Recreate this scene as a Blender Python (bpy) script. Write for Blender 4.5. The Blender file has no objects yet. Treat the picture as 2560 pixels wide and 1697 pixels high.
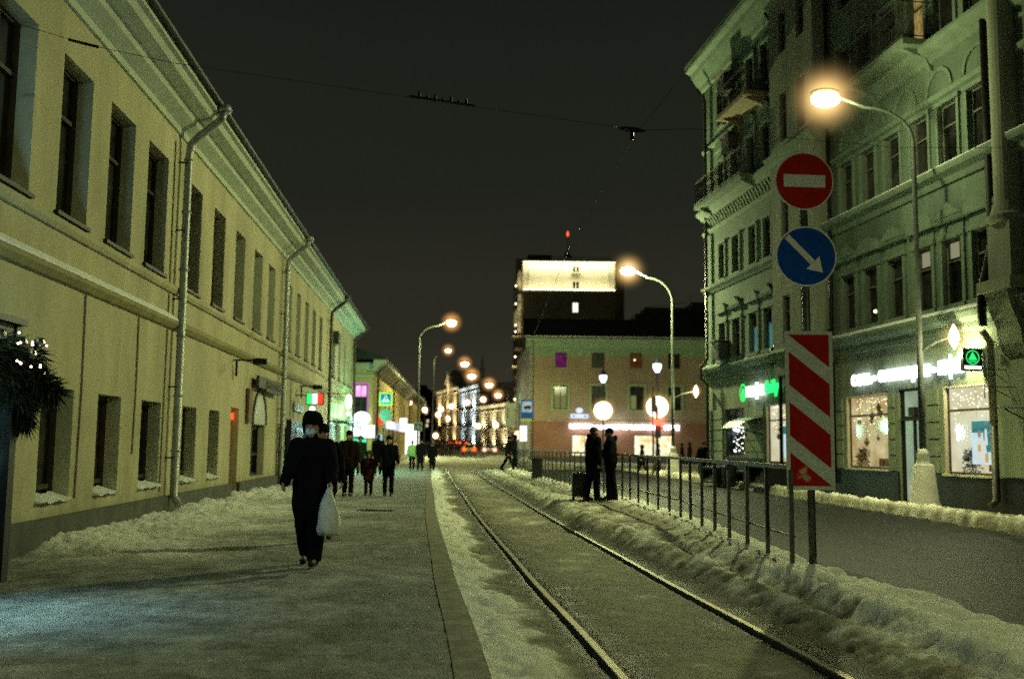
import bpy, bmesh, math, random
import numpy as np
from mathutils import Vector, Matrix, noise as mnoise
random.seed(7)
PI = math.pi
scene = bpy.context.scene
COL = scene.collection
R = math.radians

# ------------------------------------------------------------------ materials
MATS = {}
def mat(name, c1, c2=None, scale=3.0, rough=0.8, bump=0.0, bscale=None, metal=0.0, emit=None, estr=0.0,
        spec=0.3, streak=False, detail=6.0, lo=0.35, hi=0.65, grime=0.0):
    """two-tone noise material; streak stretches the pattern vertically like rain stains"""
    if name in MATS: return MATS[name]
    m = bpy.data.materials.new(name); m.use_nodes = True
    nt = m.node_tree; N = nt.nodes; L = nt.links
    bs = N['Principled BSDF']
    bs.inputs['Roughness'].default_value = rough
    bs.inputs['Metallic'].default_value = metal
    bs.inputs['Specular IOR Level'].default_value = spec
    bs.inputs['Base Color'].default_value = (*c1, 1)
    geo = N.new('ShaderNodeNewGeometry')
    mp = N.new('ShaderNodeMapping'); L.new(geo.outputs['Position'], mp.inputs['Vector'])
    if streak: mp.inputs['Scale'].default_value = (1, 1, 0.25)
    if c2 is not None:
        nz = N.new('ShaderNodeTexNoise'); nz.inputs['Scale'].default_value = scale
        nz.inputs['Detail'].default_value = detail; nz.inputs['Roughness'].default_value = 0.65
        L.new(mp.outputs['Vector'], nz.inputs['Vector'])
        rp = N.new('ShaderNodeValToRGB')
        rp.color_ramp.elements[0].position = lo; rp.color_ramp.elements[0].color = (*c1, 1)
        rp.color_ramp.elements[1].position = hi; rp.color_ramp.elements[1].color = (*c2, 1)
        L.new(nz.outputs['Fac'], rp.inputs['Fac']); L.new(rp.outputs['Color'], bs.inputs['Base Color'])
    if grime:
        n3 = N.new('ShaderNodeTexNoise'); n3.inputs['Scale'].default_value = .55; n3.inputs['Detail'].default_value = 9; n3.inputs['Roughness'].default_value = .7
        m3 = N.new('ShaderNodeMapping'); m3.inputs['Scale'].default_value = (1.6, 1.0, .38); L.new(geo.outputs['Position'], m3.inputs['Vector']); L.new(m3.outputs['Vector'], n3.inputs['Vector'])
        r3 = N.new('ShaderNodeValToRGB'); r3.color_ramp.elements[0].position = .36; r3.color_ramp.elements[0].color = (1 - grime, 1 - grime, 1 - grime * .9, 1); r3.color_ramp.elements[1].position = .60; r3.color_ramp.elements[1].color = (1, 1, 1, 1)
        L.new(n3.outputs['Fac'], r3.inputs['Fac'])
        n4 = N.new('ShaderNodeTexNoise'); n4.inputs['Scale'].default_value = 3.2; n4.inputs['Detail'].default_value = 3; L.new(geo.outputs['Position'], n4.inputs['Vector'])
        s4 = N.new('ShaderNodeSeparateXYZ'); L.new(geo.outputs['Position'], s4.inputs[0])
        a4 = N.new('ShaderNodeMath'); a4.operation = 'MULTIPLY_ADD'; a4.inputs[1].default_value = 1.3; L.new(n4.outputs['Fac'], a4.inputs[0]); 
        h4 = N.new('ShaderNodeMapRange'); h4.inputs['From Min'].default_value = .2; h4.inputs['From Max'].default_value = 2.4; L.new(s4.outputs['Z'], h4.inputs['Value']); L.new(h4.outputs[0], a4.inputs[2])
        r4 = N.new('ShaderNodeValToRGB'); r4.color_ramp.elements[0].position = .55; r4.color_ramp.elements[0].color = (.72, .72, .74, 1); r4.color_ramp.elements[1].position = .95; r4.color_ramp.elements[1].color = (1, 1, 1, 1); L.new(a4.outputs[0], r4.inputs['Fac'])
        x3 = N.new('ShaderNodeMix'); x3.data_type = 'RGBA'; x3.blend_type = 'MULTIPLY'; x3.inputs['Factor'].default_value = 1; L.new(rp.outputs['Color'], x3.inputs[6]); L.new(r3.outputs['Color'], x3.inputs[7])
        x4 = N.new('ShaderNodeMix'); x4.data_type = 'RGBA'; x4.blend_type = 'MULTIPLY'; x4.inputs['Factor'].default_value = 1; L.new(x3.outputs[2], x4.inputs[6]); L.new(r4.outputs['Color'], x4.inputs[7]); L.new(x4.outputs[2], bs.inputs['Base Color'])
    if bump:
        n2 = N.new('ShaderNodeTexNoise'); n2.inputs['Scale'].default_value = bscale or scale * 8
        n2.inputs['Detail'].default_value = 5
        L.new(geo.outputs['Position'], n2.inputs['Vector'])
        b = N.new('ShaderNodeBump'); b.inputs['Strength'].default_value = bump; b.inputs['Distance'].default_value = 0.02
        L.new(n2.outputs['Fac'], b.inputs['Height']); L.new(b.outputs['Normal'], bs.inputs['Normal'])
    if emit is not None:
        bs.inputs['Emission Color'].default_value = (*emit, 1); bs.inputs['Emission Strength'].default_value = estr
    MATS[name] = m
    return m

def emis(name, c, s):
    if name in MATS: return MATS[name]
    m = bpy.data.materials.new(name); m.use_nodes = True
    nt = m.node_tree; nt.nodes.clear()
    e = nt.nodes.new('ShaderNodeEmission'); e.inputs['Color'].default_value = (*c, 1); e.inputs['Strength'].default_value = s
    o = nt.nodes.new('ShaderNodeOutputMaterial'); nt.links.new(e.outputs[0], o.inputs['Surface'])
    MATS[name] = m
    return m

def emis_var(name, c1, c2, s, scale=4.0, lo=0.3, hi=0.7, stretch=(1, 1, 1)):
    """a lit surface whose brightness and colour vary with noise (curtains, goods on shelves, a lit room)"""
    if name in MATS: return MATS[name]
    m = bpy.data.materials.new(name); m.use_nodes = True
    nt = m.node_tree; nt.nodes.clear(); N = nt.nodes; L = nt.links
    geo = N.new('ShaderNodeNewGeometry'); mp = N.new('ShaderNodeMapping'); mp.inputs['Scale'].default_value = stretch
    L.new(geo.outputs['Position'], mp.inputs['Vector'])
    nz = N.new('ShaderNodeTexNoise'); nz.inputs['Scale'].default_value = scale; nz.inputs['Detail'].default_value = 4
    L.new(mp.outputs['Vector'], nz.inputs['Vector'])
    rp = N.new('ShaderNodeValToRGB')
    rp.color_ramp.elements[0].position = lo; rp.color_ramp.elements[0].color = (*c1, 1)
    rp.color_ramp.elements[1].position = hi; rp.color_ramp.elements[1].color = (*c2, 1)
    L.new(nz.outputs['Fac'], rp.inputs['Fac'])
    e = N.new('ShaderNodeEmission'); L.new(rp.outputs['Color'], e.inputs['Color']); e.inputs['Strength'].default_value = s
    o = N.new('ShaderNodeOutputMaterial'); L.new(e.outputs[0], o.inputs['Surface'])
    MATS[name] = m
    return m

def glass(name, tint=(.8, .9, .9), refl=0.12):
    if name in MATS: return MATS[name]
    m = bpy.data.materials.new(name); m.use_nodes = True
    nt = m.node_tree; nt.nodes.clear(); N = nt.nodes; L = nt.links
    t = N.new('ShaderNodeBsdfTransparent'); t.inputs['Color'].default_value = (*tint, 1)
    g = N.new('ShaderNodeBsdfGlossy'); g.inputs['Roughness'].default_value = 0.05; g.inputs['Color'].default_value = (.8, .8, .8, 1)
    f0 = N.new('ShaderNodeLayerWeight'); f0.inputs['Blend'].default_value = .5
    f1 = N.new('ShaderNodeMath'); f1.operation = 'POWER'; f1.inputs[1].default_value = 4.5; L.new(f0.outputs['Facing'], f1.inputs[0])
    f = N.new('ShaderNodeMath'); f.operation = 'MULTIPLY_ADD'; f.inputs[1].default_value = .75; f.inputs[2].default_value = .035; L.new(f1.outputs[0], f.inputs[0])
    mx = N.new('ShaderNodeMixShader'); L.new(f.outputs[0], mx.inputs['Fac'])
    L.new(t.outputs[0], mx.inputs[1]); L.new(g.outputs[0], mx.inputs[2])
    o = N.new('ShaderNodeOutputMaterial'); L.new(mx.outputs[0], o.inputs['Surface'])
    MATS[name] = m
    return m

def halo_mat(name, color, k, fall=4.6):
    """imitated lens halation around a lamp: emission volume falling off from the centre of the object"""
    if name in MATS: return MATS[name]
    m = bpy.data.materials.new(name); m.use_nodes = True
    nt = m.node_tree; nt.nodes.clear(); N = nt.nodes; L = nt.links
    tc = N.new('ShaderNodeTexCoord')
    ln = N.new('ShaderNodeVectorMath'); ln.operation = 'LENGTH'; L.new(tc.outputs['Object'], ln.inputs[0])
    a = N.new('ShaderNodeMath'); a.operation = 'SUBTRACT'; a.inputs[0].default_value = 1.0; a.use_clamp = True
    L.new(ln.outputs['Value'], a.inputs[1])
    p = N.new('ShaderNodeMath'); p.operation = 'POWER'; p.inputs[1].default_value = fall; L.new(a.outputs[0], p.inputs[0])
    q = N.new('ShaderNodeMath'); q.operation = 'MULTIPLY'; q.inputs[1].default_value = k; L.new(p.outputs[0], q.inputs[0])
    e = N.new('ShaderNodeEmission'); e.inputs['Color'].default_value = (*color, 1); L.new(q.outputs[0], e.inputs['Strength'])
    o = N.new('ShaderNodeOutputMaterial'); L.new(e.outputs[0], o.inputs['Volume'])
    MATS[name] = m
    return m

# ------------------------------------------------------------------ object helpers
def tag(o, label=None, cat=None, group=None, kind=None):
    if label: o['label'] = label
    if cat: o['category'] = cat
    if group: o['group'] = group
    if kind: o['kind'] = kind
    return o

def thing(name, loc, label, cat, group=None, rz=0.0):
    o = bpy.data.objects.new(name, None); COL.objects.link(o)
    o.empty_display_size = 0.2
    o.location = loc; o.rotation_euler = (0, 0, rz)
    return tag(o, label, cat, group)

def worldloc(o):
    v = Vector((0, 0, 0))
    while o is not None:
        v += Vector(o.location); o = o.parent
    return v

def link_mesh(name, me, parent=None, loc=None):
    o = bpy.data.objects.new(name, me); COL.objects.link(o)
    if parent is not None: o.parent = parent
    if loc is not None: o.location = loc
    return o

class Fr:
    """a facade plane x = a + b*y; P(y, z, n): n metres out of the wall (side = +1: towards +x)"""
    def __init__(s, a, b, side):
        l = math.hypot(1, b); s.a, s.b = a, b
        s.n = (side / l, -side * b / l)
    def P(s, u, z, n=0.0):
        return (s.a + s.b * u + n * s.n[0], u + n * s.n[1], z)
class FrF:
    """a facade plane facing the camera: y = y0 + m*x; n metres towards the viewer"""
    def __init__(s, y0, m=0.0): s.y0, s.m = y0, m
    def P(s, u, z, n=0.0): return (u, s.y0 + s.m * u - n, z)

class MB:
    def __init__(s): s.v = []; s.f = []
    def add(s, vs, fs):
        k = len(s.v); s.v.extend(tuple(map(float, p)) for p in vs); s.f.extend(tuple(i + k for i in f) for f in fs)
        return s
    def quad(s, a, b, c, d): return s.add([a, b, c, d], [(0, 1, 2, 3)])
    def poly(s, pts): return s.add(pts, [tuple(range(len(pts)))])
    def hexa(s, p): # 8 points: bottom ring 0-3, top ring 4-7
        return s.add(p, [(3, 2, 1, 0), (4, 5, 6, 7), (0, 1, 5, 4), (1, 2, 6, 5), (2, 3, 7, 6), (3, 0, 4, 7)])
    def box(s, x0, x1, y0, y1, z0, z1):
        return s.hexa([(x0, y0, z0), (x1, y0, z0), (x1, y1, z0), (x0, y1, z0), (x0, y0, z1), (x1, y0, z1), (x1, y1, z1), (x0, y1, z1)])
    def fbox(s, F, u0, u1, z0, z1, n0, n1):
        P = F.P
        return s.hexa([P(u0, z0, n0), P(u1, z0, n0), P(u1, z0, n1), P(u0, z0, n1), P(u0, z1, n0), P(u1, z1, n0), P(u1, z1, n1), P(u0, z1, n1)])
    def extr(s, F, u0, u1, prof):  # profile of (n, z) points swept along the wall
        k = len(prof)
        vs = [F.P(u0, z, n) for n, z in prof] + [F.P(u1, z, n) for n, z in prof]
        fs = [(i, (i + 1) % k, (i + 1) % k + k, i + k) for i in range(k)] + [tuple(range(k))[::-1], tuple(range(k, 2 * k))]
        return s.add(vs, fs)
    def tube(s, pts, r, seg=8, cap=True):
        pts = [Vector(p) for p in pts]; n = len(pts)
        rs = r if isinstance(r, (list, tuple)) else [r] * n
        prev = None; rings = []
        for i, p in enumerate(pts):
            d = (pts[min(i + 1, n - 1)] - pts[max(i - 1, 0)])
            d = d.normalized() if d.length > 1e-9 else Vector((0, 0, 1))
            if prev is None:
                a = Vector((1, 0, 0)) if abs(d.x) < .8 else Vector((0, 1, 0))
                a = (a - d * a.dot(d)).normalized()
            else:
                a = (prev - d * prev.dot(d))
                a = a.normalized() if a.length > 1e-6 else prev
            b = d.cross(a); prev = a
            rings.append([p + (a * math.cos(t) + b * math.sin(t)) * rs[i] for t in [2 * PI * j / seg for j in range(seg)]])
        vs = [q for rg in rings for q in rg]
        fs = [(i * seg + j, i * seg + (j + 1) % seg, (i + 1) * seg + (j + 1) % seg, (i + 1) * seg + j) for i in range(n - 1) for j in range(seg)]
        if cap: fs += [tuple(range(seg))[::-1], tuple(range((n - 1) * seg, n * seg))]
        return s.add(vs, fs)
    def lathe(s, prof, c=(0, 0, 0), seg=20):  # profile (r, z)
        vs = [(c[0] + r * math.cos(2 * PI * j / seg), c[1] + r * math.sin(2 * PI * j / seg), c[2] + z) for r, z in prof for j in range(seg)]
        n = len(prof)
        fs = [(i * seg + j, i * seg + (j + 1) % seg, (i + 1) * seg + (j + 1) % seg, (i + 1) * seg + j) for i in range(n - 1) for j in range(seg)]
        fs += [tuple(range(seg))[::-1], tuple(range((n - 1) * seg, n * seg))]
        return s.add(vs, fs)
    def ball(s, c, rx, ry=None, rz=None, seg=14, rings=9):
        ry = ry or rx; rz = rz or rx
        vs = [(c[0], c[1], c[2] - rz)]
        for i in range(1, rings):
            t = PI * i / rings
            for j in range(seg):
                a = 2 * PI * j / seg
                vs.append((c[0] + rx * math.sin(t) * math.cos(a), c[1] + ry * math.sin(t) * math.sin(a), c[2] - rz * math.cos(t)))
        vs.append((c[0], c[1], c[2] + rz)); e = len(vs) - 1
        fs = [(0, 1 + (j + 1) % seg, 1 + j) for j in range(seg)]
        for i in range(rings - 2):
            for j in range(seg):
                a = 1 + i * seg + j; b = 1 + i * seg + (j + 1) % seg
                fs.append((a, b, b + seg, a + seg))
        k = 1 + (rings - 2) * seg
        fs += [(k + j, k + (j + 1) % seg, e) for j in range(seg)]
        return s.add(vs, fs)
    def cap(s, p0, r0, p1, r1, seg=12):  # tapered capsule
        p0 = Vector(p0); p1 = Vector(p1); d = (p1 - p0)
        d = d.normalized() if d.length > 1e-6 else Vector((0, 0, 1))
        pts = []; rs = []
        for t in (-90, -60, -30): pts.append(p0 + d * r0 * math.sin(R(t))); rs.append(max(r0 * math.cos(R(t)), 1e-4))
        pts += [p0, p1]; rs += [r0, r1]
        for t in (30, 60, 90): pts.append(p1 + d * r1 * math.sin(R(t))); rs.append(max(r1 * math.cos(R(t)), 1e-4))
        return s.tube([tuple(q) for q in pts], rs, seg)
    def build(s, name, m, parent=None, smooth=False, local=False, bevel=0.0):
        off = Vector((0, 0, 0)) if (parent is None or local) else worldloc(parent)
        me = bpy.data.meshes.new(name)
        me.from_pydata([(p[0] - off.x, p[1] - off.y, p[2] - off.z) for p in s.v], [], s.f)
        bm = bmesh.new(); bm.from_mesh(me)
        bmesh.ops.recalc_face_normals(bm, faces=bm.faces)
        if bevel: bmesh.ops.bevel(bm, geom=bm.edges[:], offset=bevel, segments=2, affect='EDGES', profile=.7)
        bm.to_mesh(me); bm.free()
        me.materials.append(m)
        if smooth: me.polygons.foreach_set('use_smooth', [True] * len(me.polygons))
        me.update()
        return link_mesh(name, me, parent)

def facade(mb, F, u0, u1, z0, z1, ops, depth, n=0.0):
    """wall face with rectangular openings (ua, ub, za, zb) and their reveals"""
    us = sorted({u0, u1} | {v for o in ops for v in o[:2]}); zs = sorted({z0, z1} | {v for o in ops for v in o[2:4]})
    us = [v for v in us if u0 <= v <= u1]; zs = [v for v in zs if z0 <= v <= z1]
    P = F.P
    for i in range(len(us) - 1):
        for j in range(len(zs) - 1):
            cu, cz = (us[i] + us[i + 1]) / 2, (zs[j] + zs[j + 1]) / 2
            if any(o[0] < cu < o[1] and o[2] < cz < o[3] for o in ops): continue
            mb.quad(P(us[i], zs[j], n), P(us[i + 1], zs[j], n), P(us[i + 1], zs[j + 1], n), P(us[i], zs[j + 1], n))
    for a, b, c, d in [o[:4] for o in ops]:
        for q in (((a, c), (a, d)), ((b, c), (b, d)), ((a, c), (b, c)), ((a, d), (b, d))):
            (ua, za), (ub, zb) = q
            mb.quad(P(ua, za, n), P(ub, zb, n), P(ub, zb, n - depth), P(ua, za, n - depth))

def window(F, o, depth, parent, frame_m, pane_m, bars_u=1, bars_z=(0.68,), fw=0.05, n=0.0, sill=None, sill_m=None, back=None):
    """frame with mullions as a part, its pane (and sill) as sub-parts"""
    a, b, c, d = o[:4]; e = n - depth
    m = MB()
    m.fbox(F, a, a + fw, c, d, e, e + .06); m.fbox(F, b - fw, b, c, d, e, e + .06)
    m.fbox(F, a + fw, b - fw, c, c + fw, e, e + .06); m.fbox(F, a + fw, b - fw, d - fw, d, e, e + .06)
    for i in range(1, bars_u + 1):
        t = a + (b - a) * i / (bars_u + 1); m.fbox(F, t - fw * .4, t + fw * .4, c + fw, d - fw, e + .003, e + .052)
    for r in bars_z:
        t = c + (d - c) * r; m.fbox(F, a + fw, b - fw, t - fw * .5, t + fw * .5, e + .006, e + .057)
    w = m.build('window', frame_m, parent)
    p = MB(); p.quad(F.P(a, c, e - .004), F.P(b, c, e - .004), F.P(b, d, e - .004), F.P(a, d, e - .004))
    p.build('pane', pane_m, w)
    if sill:
        q = MB(); q.fbox(F, a - .05, b + .05, c - .06, c - .004, e + .06, n + sill); q.build('sill', sill_m or frame_m, w)
    if back:
        t = 2.9 * back[1]; k = e - back[1]; q = MB(); q.quad(F.P(a, c - .02, k), F.P(b + t, c - .02, k), F.P(b + t, d + .05, k), F.P(a, d + .05, k)); q.quad(F.P(a, d + .05, k), F.P(b + t, d + .05, k), F.P(b + t, d + .05, e - .02), F.P(a, d + .05, e - .02))
        q.build('lit_room', back[0], w)
    return w

def build_each(mb, name, m, parent, gap=.03):
    """one part for each separate piece collected in mb (pieces closer than gap belong together)"""
    n = len(mb.v); par = list(range(n))
    def find(a):
        while par[a] != a: par[a] = par[par[a]]; a = par[a]
        return a
    for f in mb.f:
        r = find(f[0])
        for i in f[1:]: par[find(i)] = r
    isl = {}
    for i in range(n): isl.setdefault(find(i), []).append(i)
    bb = [[ids, [min(mb.v[i][k] for i in ids) - gap / 2 for k in range(3)], [max(mb.v[i][k] for i in ids) + gap / 2 for k in range(3)]] for ids in isl.values()]
    g = list(range(len(bb)))
    def fg(a):
        while g[a] != a: a = g[a]
        return a
    for i in range(len(bb)):
        for j in range(i):
            if all(bb[i][1][k] <= bb[j][2][k] and bb[j][1][k] <= bb[i][2][k] for k in range(3)): g[fg(i)] = fg(j)
    cl = {}
    for i in range(len(bb)): cl.setdefault(fg(i), set()).update(bb[i][0])
    out = []
    for ids in cl.values():
        od = {v: k for k, v in enumerate(sorted(ids))}
        q = MB(); q.v = [mb.v[i] for i in sorted(ids)]; q.f = [tuple(od[i] for i in f) for f in mb.f if f[0] in od]
        out.append(q.build(name, m, parent))
    return out

def text_mesh(txt, name, m, parent, origin, xdir, updir, width, height, depth=0.03, bold=0.0):
    """lettering as a mesh, stretched to width x height metres on the plane given by xdir, updir"""
    cu = bpy.data.curves.new(name, 'FONT'); cu.body = txt; cu.size = 1.0; cu.extrude = 0.02; cu.offset = bold
    cu.resolution_u = 3
    ob = bpy.data.objects.new(name, cu); COL.objects.link(ob)
    dg = bpy.context.evaluated_depsgraph_get()
    me = bpy.data.meshes.new_from_object(ob.evaluated_get(dg))
    bpy.data.objects.remove(ob)
    co = np.array([v.co for v in me.vertices])
    mn, mx = co.min(0), co.max(0); sz = np.maximum(mx - mn, 1e-6)
    X = np.array(xdir) / np.linalg.norm(xdir); U = np.array(updir); Nn = np.cross(X, U)
    off = np.array(worldloc(parent)) if parent else np.zeros(3)
    q = (co - mn) / sz
    w = np.array(origin) + np.outer(q[:, 0] * width, X) + np.outer(q[:, 1] * height, U) + np.outer(q[:, 2] * depth, Nn) - off
    for v, c in zip(me.vertices, w): v.co = c
    me.materials.clear(); me.materials.append(m)
    return link_mesh(name, me, parent)

def lamp_light(name, loc, parent, power, color, kind='SPOT', size=150, blend=.7, radius=.15, aim=None):
    l = bpy.data.lights.new(name, kind); l.energy = power; l.color = color
    if kind == 'SPOT': l.spot_size = R(size); l.spot_blend = blend
    if kind != 'AREA': l.shadow_soft_size = radius
    o = bpy.data.objects.new(name, l); COL.objects.link(o)
    o.parent = parent
    o.location = Vector(loc) - (worldloc(parent) if parent else Vector((0, 0, 0)))
    if aim: o.rotation_euler = (Vector(aim) - Vector(loc)).to_track_quat('-Z', 'Y').to_euler()
    return o

def halo(parent, c, r, m):
    """added glow ball (unit sphere scaled) imitating lens halation around a lamp"""
    b = MB(); b.ball((0, 0, 0), 1, seg=16, rings=10)
    o = b.build('halo_glow', m, None, smooth=True)  # glowing volume added to imitate the lens halation of a light
    o.parent = parent; o.location = Vector(c) - worldloc(parent); o.scale = (r, r, r)
    return o

# ------------------------------------------------------------------ palette
M = dict(
    plaster_y=mat('plaster_yellow', (.37, .34, .20), (.50, .465, .295), 1.1, .95, .22, 22, streak=True, detail=9, lo=.3, hi=.7, grime=.28),
    plaster_soffit=mat('plaster_pale_green', (.36, .41, .31), (.44, .49, .38), 2.0, .9, .2, 30),
    reveal=mat('plaster_reveal', (.40, .41, .29), (.49, .50, .36), 2.0, .9, .2, 30),
    plinth=mat('plinth_grey', (.05, .055, .05), (.10, .10, .085), 2.5, .9, .4, 25),
    roof_dark=mat('roof_iron_dark', (.010, .012, .010), (.02, .022, .02), 2.0, .6, .1),
    wood_dark=mat('window_wood_dark', (.035, .022, .014), (.06, .04, .025), 6, .6),
    pane_dark=mat('pane_dark', (.008, .009, .009), (.055, .052, .042), 1.7, .12, spec=.5, lo=.4, hi=.75),
    zinc=mat('zinc_pipe', (.20, .215, .19), (.31, .325, .29), 5, .42, .15, 30, metal=.35),
    pipe_brown=mat('pipe_brown', (.05, .045, .035), (.09, .08, .06), 5, .5, metal=.4),
    iron=mat('iron_black', (.008, .008, .009), (.02, .02, .02), 12, .55, metal=.5),
    steel=mat('steel_grey', (.13, .13, .12), (.22, .22, .2), 9, .4, metal=.8),
    paint_pole=mat('pole_paint', (.06, .07, .06), (.10, .115, .10), 4, .7, .1, 40),
    concrete=mat('concrete', (.30, .29, .25), (.42, .40, .34), 3, .9, .4, 30),
    snow=mat('snow', (.62, .64, .63), (.78, .79, .78), 4, .85, .6, 18),
    green1=mat('facade_green', (.122, .172, .124), (.178, .238, .175), 1.2, .95, .2, 20, streak=True, detail=9, grime=.35),
    green2=mat('facade_green_pale', (.122, .174, .124), (.180, .242, .175), 2, .9, .2, 30),
    grey_green=mat('facade_grey', (.19, .215, .155), (.27, .295, .22), 1.5, .9, .2, 30, streak=True, grime=.25),
    cream=mat('jamb_cream', (.55, .50, .35), (.62, .56, .4), 3, .8),
    shop_cream=mat('shop_wall', (.205, .245, .16), (.31, .35, .24), 1.2, .95, .2, 20, streak=True, detail=9, grime=.35),
    black=mat('black_cladding', (.008, .009, .01), (.02, .02, .022), 3, .5),
    white_sign=mat('sign_white', (.62, .63, .58), (.72, .72, .66), 8, .4),
    lamp_w=emis('lamp_white', (1, .86, .62), 30.0),
    lamp_far=emis('lamp_far', (1, .74, .42), 14.0),
)
GREENISH = (.92, 1.0, .45)
# ================================================================== WORLD AND CAMERA
w = bpy.data.worlds.new("World"); scene.world = w; w.use_nodes = True
nt = w.node_tree; N = nt.nodes; L = nt.links
bg = N['Background']; bg.inputs['Strength'].default_value = 1.0
tc = N.new('ShaderNodeTexCoord'); sx = N.new('ShaderNodeSeparateXYZ'); L.new(tc.outputs['Generated'], sx.inputs[0])
rp = N.new('ShaderNodeValToRGB'); rp.color_ramp.interpolation = 'EASE'
e = rp.color_ramp.elements
e[0].position = 0.0; e[0].color = (.0370, .0330, .0200, 1)
e[1].position = 0.62; e[1].color = (.0042, .0050, .0042, 1)
for pz, c in ((.12, (.0240, .0232, .0155, 1)), (.28, (.0140, .0158, .0112, 1))):
    k = e.new(pz); k.color = c
nz = N.new('ShaderNodeTexNoise'); nz.inputs['Scale'].default_value = 2.2; nz.inputs['Detail'].default_value = 4
mpw = N.new('ShaderNodeMapping'); mpw.inputs['Scale'].default_value = (1, 1, 2.5)
L.new(tc.outputs['Generated'], mpw.inputs['Vector']); L.new(mpw.outputs['Vector'], nz.inputs['Vector'])
ad = N.new('ShaderNodeMath'); ad.operation = 'MULTIPLY_ADD'; ad.inputs[1].default_value = .16
su = N.new('ShaderNodeMath'); su.operation = 'SUBTRACT'; su.inputs[1].default_value = .08
L.new(nz.outputs['Fac'], ad.inputs[0]); L.new(sx.outputs['Z'], ad.inputs[2]); L.new(ad.outputs[0], su.inputs[0])
L.new(su.outputs[0], rp.inputs['Fac']); L.new(rp.outputs['Color'], bg.inputs['Color'])

TH, RO = math.atan(242 / 2299.0), 0.0115
d = Vector((0, math.cos(TH), math.sin(TH))); u0 = Vector((0, -math.sin(TH), math.cos(TH))); r0 = Vector((1, 0, 0))
rv = r0 * math.cos(RO) + u0 * math.sin(RO); uv = u0 * math.cos(RO) - r0 * math.sin(RO)
cam = bpy.data.cameras.new('camera'); co = bpy.data.objects.new('camera', cam); COL.objects.link(co)
mw = Matrix.Identity(4)
for i in range(3): mw[i][0], mw[i][1], mw[i][2] = rv[i], uv[i], -d[i]
mw[2][3] = 1.54
co.matrix_world = mw
cam.sensor_width = 36; cam.lens = 35.0; cam.clip_start = .05; cam.clip_end = 5000
cam.dof.use_dof = True; cam.dof.focus_distance = 11.6; cam.dof.aperture_fstop = 1.2
scene.camera = co
scene.view_settings.view_transform = 'Standard'; scene.view_settings.look = 'None'; scene.view_settings.exposure = 0
scene.render.engine = 'CYCLES'
cy = scene.cycles
cy.use_denoising = False; cy.max_bounces = 5; cy.diffuse_bounces = 3; cy.glossy_bounces = 3; cy.transparent_max_bounces = 10
cy.volume_bounces = 0; cy.sample_clamp_indirect = 3.0; cy.caustics_reflective = False; cy.caustics_refractive = False

# ================================================================== STREET SURFACES
LA, LB = -5.3, -.067       # left facade line
RA, RB = 13.87, -.13       # right facade line
def fbm(x, y, s, o=4, seed=0.0):
    return mnoise.fractal(Vector((x * s + seed, y * s - seed * 1.7, seed * .37)), 1.0, 2.0, o)
def sstep(a, b, x):
    t = min(1, max(0, (x - a) / (b - a))); return t * t * (3 - 2 * t)
def rise(y): return max(0.0, y - 160) * .015
def kerb_r(y): return 9.95 - .05 * y
def soff(y):
    """gentle bend of the tram line away from the straight street axis"""
    P = [(0, .09), (7, .06), (12, .0), (20, -.03), (35, .07), (62, .34), (90, .6)]
    if y <= 0: return .09
    for (a, b), (c, d_) in zip(P, P[1:]):
        if y <= c: return b + (d_ - b) * sstep(a, c, y)
    return P[-1][1]
def fence_x(y):
    P = [(2, 3.9), (7, 3.4), (11, 3.12), (18.3, 3.04), (23.9, 2.65), (29.4, 1.92), (38.4, 1.1), (49.4, .34), (62, -.7)]
    if y <= P[0][0]: return P[0][1]
    for (a, b), (c, d_) in zip(P, P[1:]):
        if y <= c: return b + (d_ - b) * (y - a) / (c - a)
    return P[-1][1]

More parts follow.
